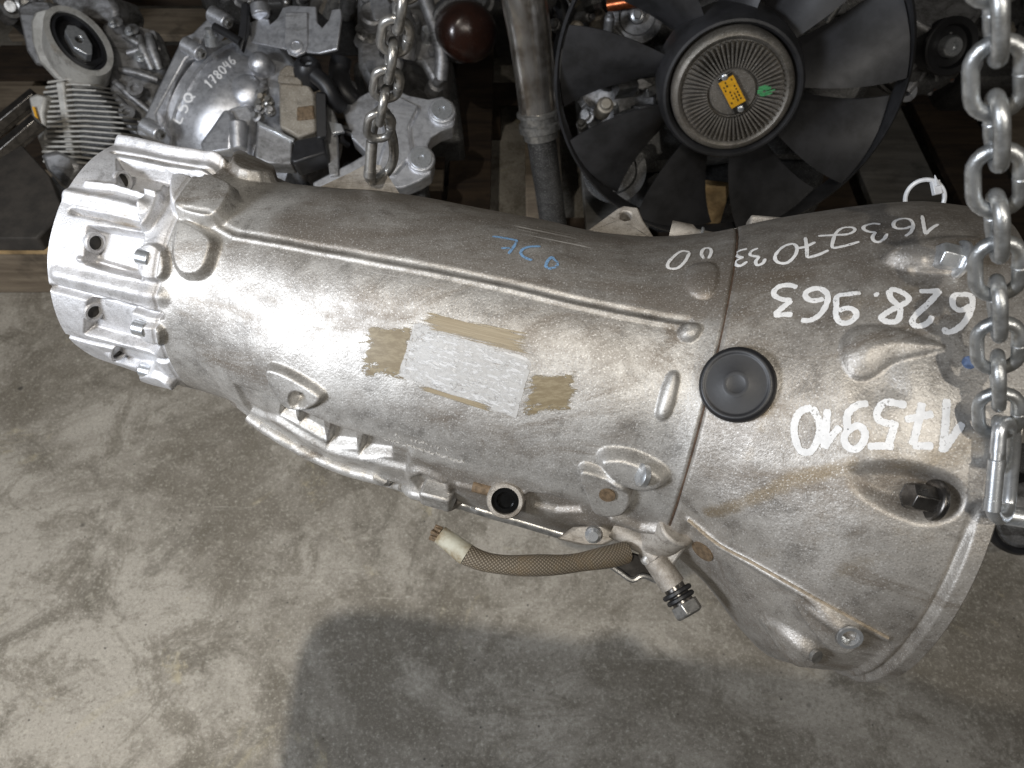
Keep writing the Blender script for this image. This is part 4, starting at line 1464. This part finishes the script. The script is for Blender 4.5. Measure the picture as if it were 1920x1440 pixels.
slab('solenoid_box', [(552, 262), (606, 252), (612, 286), (552, 306), (544, 300)], GD - .07, camvec(0, .25, 1), .05, 'plastic', sg, .004)
slab('solenoid_side', [(592, 170), (611, 172), (612, 260), (594, 262)], GD - .075, camvec(.2, 0, 1), .04, 'plastic', sg, .004)
kb = MB().lathe(at(577, 132, GD - .05), camvec(.1, .5, .8), [(-.03, .024), (.0, .026), (.012, .024), (.02, .018), (.021, .012), (.016, .010)], 26).build('plug', 'plastic', sg)
MB().lathe(at(580, 125, GD - .067), camvec(.1, .5, .8), [(0, .007), (.005, .006)], 12).build('plug_pin', 'zinc', kb)
ppipe('hose', [(590, 140, GD - .06), (612, 160, GD - .06), (624, 185, GD - .05), (640, 200, GD - .03)], .015, 'rubber', sg)
ppipe('hose', [(640, 110, GD), (636, 140, GD), (645, 170, GD - .01), (662, 190, GD)], .020, 'rubber', sg)
ppipe('hose', [(652, 272, GD), (640, 262, GD - .02), (642, 248, GD - .02), (660, 250, GD - .02)], .006, 'rubber', sg, 10)
slab('lower_bracket', [(612, 190), (622, 196), (632, 225), (636, 330), (618, 332), (610, 260)], GD - .03, camvec(.1, .1, 1), .02, 'grey_cast', sg, .003)
slab('tab', [(614, 226), (640, 232), (646, 246), (622, 252)], GD - .05, camvec(.1, .1, 1), .01, 'zinc', sg, .002)
slab('side_plate', [(640, 196), (700, 175), (720, 200), (700, 240), (660, 238)], GD + .0, camvec(.1, .2, 1), .03, 'brown_cast', sg, .004)
slab('foot', [(350, 300), (560, 300), (600, 380), (350, 380)], 1.66, Vector((0, 0, 1)), .22, 'dark_cast', sg, .01)
# white digits
FONT = {'1': [[(.25, .75), (.55, 1), (.5, 0)]], '7': [[(.05, .95), (.75, .95), (.35, 0)], [(.15, .45), (.7, .5)]],
        '8': [[(.5, .5), (.15, .75), (.45, 1), (.75, .75), (.5, .5), (.1, .25), (.45, 0), (.8, .25), (.5, .5)]],
        '0': [[(.45, 1), (.1, .7), (.1, .3), (.45, 0), (.8, .3), (.8, .7), (.45, 1)]],
        '4': [[(.3, 1), (.1, .45), (.8, .5)], [(.7, .9), (.6, 0)]],
        '6': [[(.7, .95), (.3, .7), (.1, .3), (.4, 0), (.75, .25), (.5, .5), (.15, .35)]],
        '5': [[(.8, 1), (.25, .95), (.2, .55), (.6, .6), (.8, .3), (.5, 0), (.1, .1)]],
        'L': [[(.2, 1), (.15, 0)], [(.15, 0), (.8, .05)]], 'Q': [[(.45, 1), (.1, .7), (.1, .3), (.45, .05), (.8, .35), (.8, .75), (.45, 1)], [(.5, .35), (.9, -.1)]]}


def write(txt, p0, p1, h, name, mat, parent, bvh, w):
    p0, p1 = np.array(p0, float), np.array(p1, float)
    d = (p1 - p0) / len(txt)
    up = np.array([d[1], -d[0]]) / np.linalg.norm(d) * h
    lines = []
    for i, ch in enumerate(txt):
        for st in FONT.get(ch, []):
            lines.append([tuple(p0 + d * (i + x * .85) + up * y) for x, y in st])
    return ribbons(name, lines, w, mat, parent, bvh, .0009, 2.0)


write('L5Q', (338, 234), (368, 176), 18, 'handwritten_number', 'white', bo, sg_bvh, .0042)
write('178046', (394, 168), (446, 114), 18, 'handwritten_number', 'white', bo, sg_bvh, .0036)

# ---- silver mount bracket with two bolts
mt = thing('mount_bracket', 'pale grey cast mount bracket with two flat-headed bolts beside the dull chain', 'bracket', tuple(at(740, 340, 1.56)))
MD = 1.48
nM = camvec(.05, .15, 1)
slab('plate', [(640, 200), (690, 172), (745, 168), (770, 180), (800, 186), (830, 180), (848, 192), (856, 212), (850, 238), (826, 246), (808, 258), (802, 272), (806, 284), (814, 300), (808, 326), (786, 340), (756, 352), (700, 356), (590, 356), (586, 342), (690, 288), (660, 260)], MD, nM, .045, 'silver', mt, .006, ref=(760, 260))
slab('raised_web', [(700, 190), (746, 178), (790, 200), (770, 240), (776, 290), (740, 330), (700, 320), (720, 260)], MD - .008, nM, .02, 'silver', mt, .007, ref=(760, 260))
slab('lower_arm', [(590, 344), (688, 288), (696, 296), (640, 330), (600, 352)], MD - .012, nM, .02, 'silver', mt, .004, ref=(640, 320))
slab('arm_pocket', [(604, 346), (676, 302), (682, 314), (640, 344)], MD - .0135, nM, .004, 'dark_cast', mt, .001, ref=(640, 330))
for (x, y) in ((829, 211), (790, 301)):
    c_ = onplane(x, y, at(760, 260, MD), nM)
    ws = MB().lathe(c_ - nM * .004, nM, [(0, .026), (.010, .026), (.013, .0235), (.013, .0225)], 30).build('pad', 'silver', mt, .0006)
    MB().lathe(c_ + nM * .0092, nM, [(0, .0205), (.004, .0195), (.004, .006), (.001, .005)], 30).build('bolt_head', 'zinc', ws)
slab('foot', [(640, 300), (800, 300), (800, 380), (640, 380)], 1.60, Vector((0, 0, 1)), .20, 'dark_cast', mt, .01)

# ---- engine behind the dull chain: blue-grey casting
en = thing('engine_casting', 'dark blue-grey engine casting with pipes behind the dull chain', 'engine', tuple(at(760, 170, 1.95)))
ED = 1.72
slab('casting', [(668, -20), (800, -20), (832, 30), (842, 80), (836, 150), (815, 165), (790, 120), (760, 104), (742, 150), (720, 168), (690, 160), (670, 120)], ED, camvec(0, .1, 1), .16, 'grey_cast', en, .012, ref=(750, 60))
for (x, y, r) in ((775, 44, .014), (800, 62, .012), (700, 30, .03)):
    MB().lathe(at(x, y, ED - .02), camvec(.1, .2, 1), [(-.02, r * 1.2), (.01, r), (.014, r * .8), (.01, r * .5)], 20).build('boss', 'grey_cast' if r > .013 else 'zinc', en)
ppipe('pipe', [(790, -20, ED - .04), (812, 40, ED - .03), (828, 100, ED - .02), (826, 150, ED)], .016, 'grey_cast', en)
ppipe('pipe', [(745, 10, ED - .05), (765, 60, ED - .05), (760, 110, ED - .03)], .02, 'grey_cast', en)
slab('flange', [(690, -10), (720, -14), (742, 20), (736, 40), (700, 42)], ED - .03, camvec(0, .1, 1), .04, 'silver', en, .006)
slab('sump', [(660, 110), (850, 110), (870, 260), (670, 260)], ED + .12, camvec(0, .35, 1), .2, 'dark_cast', en, .015, ref=(760, 200))
for i in range(16):
    x, y = random.uniform(640, 850), random.uniform(-10, 190)
    MB().lathe(at(x, y, ED + .03), camvec(random.uniform(-.6, .6), random.uniform(-.2, .8), 1), [(0, .018), (.03, .018), (.034, .012), (.05, .009)], 10).build('fitting', random.choice(['dark_cast', 'grey_cast', 'dark_cast', 'steel']), en)

# ---- dark red canister
fo = at(880, 62, 1.62)
of = thing('oil_filter', 'glossy dark red canister filter between the blue-grey casting and the steel pipe', 'oil filter', tuple(at(890, 150, 1.62)))
fax = camvec(.25, -.45, .85)
MB().lathe(fo - fax * .09, fax, [(0, .058), (.07, .06), (.09, .058), (.103, .050), (.112, .034), (.115, .001)], 40).build('canister', 'filter', of)
MB().lathe(fo - fax * .13, fax, [(0, .068), (.035, .068), (.04, .062)], 32).build('base', 'dark_cast', of, .003)
slab('neck', [(838, 10), (905, 2), (905, 40), (845, 45)], 1.66, camvec(.1, .3, 1), .08, 'dark_cast', of, .006)

# ---- steel exhaust pipe
px_ = thing('exhaust_pipe', 'shiny steel exhaust pipe with a clamp ring leaning beside the fan', 'exhaust pipe', tuple(at(1015, 245, 1.52)))
p0, p1 = at(975, -60, 1.36), at(1009, 212, 1.50)
MB().tube(smooth_path([tuple(p0 + Vector((-.02, .1, .1))), tuple(p0), tuple((p0 + p1) / 2 + Vector((.003, 0, 0))), tuple(p1)], .02), [.046 - .010 * min(1, i / 18) for i in range(200)][:len(smooth_path([tuple(p0 + Vector((-.02, .1, .1))), tuple(p0), tuple((p0 + p1) / 2 + Vector((.003, 0, 0))), tuple(p1)], .02))], 40).build('pipe', 'pipe', px_)
pd = (p1 - p0).normalized()
MB().lathe(p1 - pd * .002, pd, [(-.004, .036), (-.002, .041), (.004, .041), (.006, .036), (.018, .035), (.02, .040), (.034, .040), (.037, .034), (.05, .033)], 40).build('clamp_ring', 'steel', px_)
q1 = p1 + pd * .04
MB().tube([q1, q1 + pd * .05, q1 + pd * .12 + Vector((0, .03, 0)), q1 + pd * .3 + Vector((0, .06, 0))], .028, 24).build('lower_pipe', 'dark_cast', px_)
MB().box(at(1003, 120, 1.455) , camvec(.2, -.95, -.2) * .012, camvec(1, .2, 0) * .003, TOWARD * .003).build('weld', 'steel', px_)

# ---- engine under the fan
eg = thing('engine', 'dark dirty engine block carrying the big black fan', 'engine', tuple(at(1370, 300, 1.85)))
nE = camvec(-.12, -.3, .95)
slab('block', [(1090, -40), (1640, -40), (1660, 120), (1560, 300), (1420, 300), (1180, 330), (1100, 260)], 1.62, nE, .35, 'dark_cast', eg, .02, ref=(1370, 150))
for (x, y, r, d, mt_) in ((1152, 320, .062, 1.55, 'dark_cast'), (1640, 62, .055, 1.48, 'steel'), (1195, 30, .05, 1.52, 'grey_cast'), (1150, 130, .05, 1.56, 'grey_cast'), (1600, 250, .03, 1.55, 'grey_cast')):
    c_ = at(x, y, d)
    pl_ = MB().lathe(c_ - nE * .03, nE, [(0, r), (.012, r), (.014, r * .9), (.02, r * .9), (.022, r), (.034, r), (.034, r * .72), (.026, r * .66), (.026, r * .3), (.04, r * .28), (.04, .001)], 36).build('pulley', mt_, eg)
    MB().hexbolt(c_ + nE * .009, nE, r * .17, .01).build('pulley_bolt', 'zinc', pl_)
slab('timing_cover', [(1095, 130), (1140, 110), (1230, 160), (1232, 205), (1180, 230), (1100, 255), (1085, 200)], 1.55, nE, .05, 'grey_cast', eg, .006)
for i in range(46):
    x, y = random.choice([(random.uniform(1020, 1120), random.uniform(-10, 140)), (random.uniform(1085, 1240), random.uniform(120, 250)), (random.uniform(1560, 1700), random.uniform(-10, 110)), (random.uniform(1100, 1260), random.uniform(-10, 70))])
    n_ = camvec(random.uniform(-.7, .7), random.uniform(-.5, .8), 1)
    r = random.uniform(.006, .018)
    mb = MB()
    if random.random() < .6:
        mb.lathe(at(x, y, random.uniform(1.48, 1.58)), n_, [(-.03, r), (.01, r), (.012, r * .7), (.02, r * .6)], 12)
        nm = 'fitting'
    else:
        _, u_, w_ = ortho(n_)
        mb.box(at(x, y, random.uniform(1.5, 1.58)), n_ * .02, u_ * r * 1.3, w_ * r * .8)
        nm = 'bracket'
    mb.build(nm, random.choice(['dark_cast', 'grey_cast', 'grey_cast', 'steel', 'brown_cast', 'zinc', 'dark_cast']), eg, .001)
ppipe('hose', [(1040, -20, 1.55), (1060, 40, 1.55), (1050, 100, 1.56), (1075, 160, 1.58)], .014, 'rubber', eg)
ppipe('hose', [(1140, 10, 1.5), (1200, 0, 1.48), (1260, -8, 1.48)], .012, 'copper', eg)
slab('corner_cap', [(1040, 110), (1056, 88), (1068, 90), (1062, 130), (1050, 150)], 1.5, camvec(-.3, .2, 1), .02, 'zinc', eg, .003)
slab('sump', [(1180, 240), (1560, 240), (1540, 380), (1200, 380)], 1.74, camvec(0, .5, 1), .22, 'dark_cast', eg, .015, ref=(1370, 300))

# ---- fan with viscous clutch
fan = thing('cooling_fan', 'big dusty black ringed cooling fan with a finned viscous clutch', 'fan', tuple(at(1372, 300, 1.45)))
nFn = camvec(-.10, -.62, .78)
FC = at(1364, 146, 1.34)
RF = .288
_, fu, fw = ortho(nFn)


def fp(r, t, z):
    return FC + (fu * math.cos(t) + fw * math.sin(t)) * r + nFn * z


MB().lathe(FC, nFn, [(-.030, RF - .001), (-.030, RF + .004), (.012, RF + .006), (.018, RF + .001), (.012, RF - .002), (-.030, RF - .001)], 120, False, False).build('ring', 'fan', fan)
# hub bowl
MB().lathe(FC, nFn, [(-.02, .120), (.035, .120), (.059, .116), (.068, .111), (.069, .107), (.066, .104), (.054, .101), (.044, .098), (.042, .06)], 72, False, True).build('hub', 'fan', fan)
NB = 9
for b_ in range(NB):
    t0 = 2 * math.pi * b_ / NB + .60
    vs, fs = [], []
    nr, nt_ = 10, 8
    for side in (0, 1):
        for i in range(nr + 1):
            r = .118 + (RF - .004 - .118) * i / nr
            wd = .36 + .04 * i / nr
            for j in range(nt_ + 1):
                u = j / nt_ - .5
                tt = t0 + u * wd * 1.35 + .10 * (i / nr) ** 2
                z = -.034 * u * 2 * (1 - .25 * i / nr) + .010 * math.cos(u * 3) - side * .0035 - .004
                vs.append(fp(r, tt, z))
    K = (nr + 1) * (nt_ + 1)
    for side in (0, 1):
        for i in range(nr):
            for j in range(nt_):
                a = side * K + i * (nt_ + 1) + j
                fs.append((a, a + 1, a + nt_ + 2, a + nt_ + 1))
    for i in range(nr):
        for j in (0, nt_):
            a = i * (nt_ + 1) + j
            fs.append((a, a + nt_ + 1, a + nt_ + 1 + K, a + K))
    for j in range(nt_):
        for i in (0, nr):
            a = i * (nt_ + 1) + j
            fs.append((a, a + 1, a + 1 + K, a + K))
    MB().add(vs, fs).build('blade', 'fan', fan)
CZ = .072
M['clutch'] = m_cast('dusty_clutch_aluminium', (0.22, 0.20, 0.175), (0.13, 0.12, 0.10), (0.07, 0.055, 0.04), 0.55, 0.42)
cl_ = MB().lathe(FC, nFn, [(.02, .098), (CZ - .004, .098), (CZ + .002, .094), (CZ + .004, .088), (CZ + .001, .083), (CZ - .003, .081), (CZ - .003, .040), (CZ + .002, .036), (CZ + .002, .001)], 72, False, True).build('clutch', 'clutch', fan)
fins = MB()
for i in range(60):
    t = 2 * math.pi * i / 60
    rd_ = fu * math.cos(t) + fw * math.sin(t)
    td = fu * -math.sin(t) + fw * math.cos(t)
    fins.box(FC + rd_ * .0605 + nFn * (CZ + .001), rd_ * .0195, td * .0013, nFn * .006)
fins.build('cooling_fins', 'clutch', cl_)
# bimetal strip and yellow sticker
sc_ = FC + nFn * (CZ + .008)
sx_ = camvec(.42, -.88, 0)
sx_ = (sx_ - nFn * sx_.dot(nFn)).normalized()
sy_ = nFn.cross(sx_)
MB().box(sc_, sx_ * .034, sy_ * .011, nFn * .002).build('bimetal_strip', 'dark_steel', cl_, .0008)
sc_ += sx_ * -.004 + nFn * .0032
st = MB().box(sc_, sx_ * .024, sy_ * .0125, nFn * .0008).build('sticker', 'yellow', cl_)
tx = MB()
for r_ in range(4):
    for i in range(7):
        if random.random() < .75:
            tx.box(sc_ + sx_ * (-.019 + i * .0058) + sy_ * (-.0082 + r_ * .0052) + nFn * .0011, sx_ * random.uniform(.0012, .0024), sy_ * random.uniform(.0008, .0015), nFn * .0002)
tx.build('print', 'ink', st)
for s_ in (-1, 1):
    MB().lathe(sc_ + sx_ * (s_ * .030 + .002) - nFn * .003, nFn, [(0, .006), (.005, .005), (.006, .003)], 14).build('strip_rivet', 'zinc', cl_)
gm = MB()
for i in range(9):
    t = math.radians(-8 + i * 3.2)
    c_ = sc_ + camvec(1, .05 + .0 * i, 0) * (.045 + .004 * (i % 5)) + camvec(0, 1, 0) * random.uniform(-.012, .012) 
    c_ = c_ - nFn * ((c_ - (FC + nFn * (CZ + .0078))).dot(nFn))
    gm.box(c_, camvec(1, .3, 0) * random.uniform(.004, .011), nFn.cross(camvec(1, .3, 0)) * random.uniform(.001, .0025), nFn * .0005)
gm.build('paint_mark', 'green', cl_)

# ---- alternator
al_ = thing('alternator', 'dark alternator with ribbed belt pulley and silver ears beside the fan', 'alternator', tuple(at(1765, 200, 1.6)))
nA = camvec(.12, -.42, .88)
AC = at(1738, 84, 1.56)
ab = MB().lathe(AC, nA, [(-.12, .085), (-.02, .095), (.0, .095), (.018, .088), (.03, .07), (.034, .03)], 48).build('body', 'dark_cast', al_)
for i in range(12):
    t = 2 * math.pi * i / 12 + .2
    _, u_, w_ = ortho(nA)
    rd_ = u_ * math.cos(t) + w_ * math.sin(t)
    a_ = AC + nA * .032 + rd_ * .036
    b_ = AC + nA * .006 + rd_ * .093
    MB().tube([a_, (a_ + b_) / 2 + nA * .008, b_, b_ - nA * .06], .0052, 8).build('spoke', 'grey_cast', ab)
MB().lathe(AC, nA, [(-.055, .097), (-.05, .101), (-.03, .101), (-.025, .097)], 48, False, False).build('stator', 'grey_cast', ab)
for i in range(14):
    t = 2 * math.pi * i / 14
    rd_ = u_ * math.cos(t) + w_ * math.sin(t)
    MB().tube([AC + rd_ * .07 + nA * .004, AC + rd_ * .084 + nA * .016, AC + rd_ * .088 + nA * -.004], .005, 8).build('winding', 'copper', ab)
pp = [(.03, .047)]
for i in range(6):
    pp += [(.034 + i * .006, .050), (.037 + i * .006, .046)]
pp += [(.072, .053), (.080, .053), (.082, .050), (.080, .040), (.070, .036), (.066, .02)]
MB().lathe(AC, nA, pp, 48).build('belt_pulley', 'plastic', al_)
MB().lathe(AC, nA, [(.060, .02), (.082, .02), (.086, .017), (.086, .009), (.08, .007), (.08, .001)], 30).build('pulley_nut', 'zinc', al_)
for (x, y, x2, y2) in ((1699, 172, 1735, 130), (1682, 64, 1710, 80), (1822, 122, 1790, 105), (1800, 30, 1770, 50)):
    e0, e1_ = onplane(x, y, AC + nA * .02, nA), onplane(x2, y2, AC + nA * .02, nA)
    er = MB().tube([e0, e1_], .010, 10).build('mount_arm', 'grey_cast', al_)
    MB().prism([circle(e0 + nA * .008, nA, .019), circle(e0 + nA * .008, nA, .0065)], -nA * .022).build('mount_eye', 'silver', er, .001)
MB().lathe(at(1765, -14, 1.5), camvec(0, .1, 1), [(-.05, .085), (.0, .085), (.006, .078), (.0, .07), (.0, .001)], 40).build('cap', 'grey_cast', al_, .002)

# ---- scrap behind everything, upper edge of the picture
for (x0, y0, x1, y1, lab, d) in ((-30, -60, 120, 20, 'dark scrap engine part behind the finned housing', 1.95), (380, -60, 660, 10, 'dark scrap engine part behind the silver gearbox', 1.9), (840, -60, 1060, 20, 'dark scrap engine part behind the red canister', 2.05), (1800, -60, 1980, 160, 'dark scrap engine part behind the bright chain', 1.9)):
    s_ = thing('scrap_engine', lab, 'engine part', tuple(at((x0 + x1) / 2, y1, d + .1)))
    slab('block', [(x0, y0), (x1, y0), (x1 - 10, y1), (x0 + 12, y1)], d, camvec(0, .1, 1), .25, 'dark_cast', s_, .02)
    for i in range(22):
        x, y = random.uniform(x0, x1), random.uniform(max(-20, y0), y1)
        r = random.uniform(.008, .03)
        MB().lathe(at(x, y, d - .02), camvec(random.uniform(-.7, .7), random.uniform(-.4, .9), 1), [(-.04, r), (.012, r), (.015, r * .7), (.03, r * .5)], 12).build('fitting', random.choice(['dark_cast', 'grey_cast', 'steel', 'dark_cast', 'brown_cast']), s_)

# ---- wheel on the floor at the right edge
wl = thing('castor_wheel', 'dark rubber wheel with metal face on the floor behind the threaded stud', 'wheel', tuple(at(1910, 980, 1.35)))
wc = at(1922, 966, 1.22)
nW = camvec(.1, -.1, 1)
MB().lathe(wc, nW, [(-.03, .058), (-.01, .064), (.0, .064), (.006, .060), (.004, .054), (-.002, .052)], 48).build('tyre', 'rubber', wl)
MB().lathe(wc, nW, [(-.002, .052), (.004, .046), (.0, .034), (.004, .028), (.006, .012), (.012, .010), (.012, .001)], 40).build('disc', 'grey_cast', wl)
slab('fork', [(1890, 830), (1960, 830), (1960, 900), (1880, 905)], 1.26, camvec(0, .2, 1), .03, 'dark_cast', wl, .004)

# ---- the photographer, standing behind the camera: only their shadow is in the picture
pv = [((.06, -.62, .94), .15), ((.05, -.56, 1.15), .16), ((.03, -.44, 1.33), .17), ((.04, -.36, 1.46), .075), ((.04, -.33, 1.54), .085), ((.04, -.31, 1.64), .095),
      ((-.22, -.44, 1.37), .085), ((-.30, -.26, 1.30), .06), ((-.14, -.17, 1.34), .045), ((-.05, -.155, 1.36), .04),
      ((.28, -.46, 1.36), .085), ((.36, -.32, 1.28), .06), ((.20, -.20, 1.34), .045), ((.10, -.18, 1.36), .04),
      ((-.05, -.63, .86), .11), ((-.08, -.60, .48), .075), ((-.09, -.64, .08), .05), ((-.10, -.50, .04), .04),
      ((.17, -.63, .86), .11), ((.20, -.60, .48), .075), ((.21, -.64, .08), .05), ((.22, -.50, .04), .04)]
pe = [(0, 1), (1, 2), (2, 3), (3, 4), (4, 5), (2, 6), (6, 7), (7, 8), (8, 9), (2, 10), (10, 11), (11, 12), (12, 13), (0, 14), (14, 15), (15, 16), (16, 17), (0, 18), (18, 19), (19, 20), (20, 21)]
pm = bpy.data.meshes.new('person')
pm.from_pydata([p for p, _ in pv], pe, [])
po = link('person', pm, m_plain('dark_work_clothes', (.05, .055, .07), 0, .9))
sk = po.modifiers.new('skin', 'SKIN')
for i_, (_, r_) in enumerate(pv):
    pm.skin_vertices[0].data[i_].radius = (r_, r_ * .85)
    pm.skin_vertices[0].data[i_].use_root = (i_ == 0)
po.modifiers.new('sub', 'SUBSURF').levels = 2
po['label'] = 'person in dark work clothes leaning over the gearbox to photograph it'
po['category'] = 'person'
# unseen rounded block added around the chest, shaped to square off the floor shadow
jk, jf = [], []
NU, NV = 36, 14
yaw_ = math.radians(-9)
for iv in range(NV + 1):
    ph = -math.pi / 2 + math.pi * iv / NV
    for iu in range(NU):
        th_ = 2 * math.pi * iu / NU
        sg_ = lambda t, e: math.copysign(abs(t) ** e, t)
        x = .405 * sg_(math.cos(ph), .25) * sg_(math.cos(th_), .12)
        y = .235 * sg_(math.cos(ph), .25) * sg_(math.sin(th_), .12)
        z = .15 * sg_(math.sin(ph), .8)
        jk.append(Vector((.005 + x, -.395 + x * math.sin(yaw_) + y, 1.31 + z)))
for iv in range(NV):
    for iu in range(NU):
        a_, b_ = iv * NU + iu, iv * NU + (iu + 1) % NU
        jf.append((a_, b_, b_ + NU, a_ + NU))
MB().add(jk, jf).build('shadow_block', m_plain('dark_shadow_block', (.03, .03, .04), 0, .9), po)
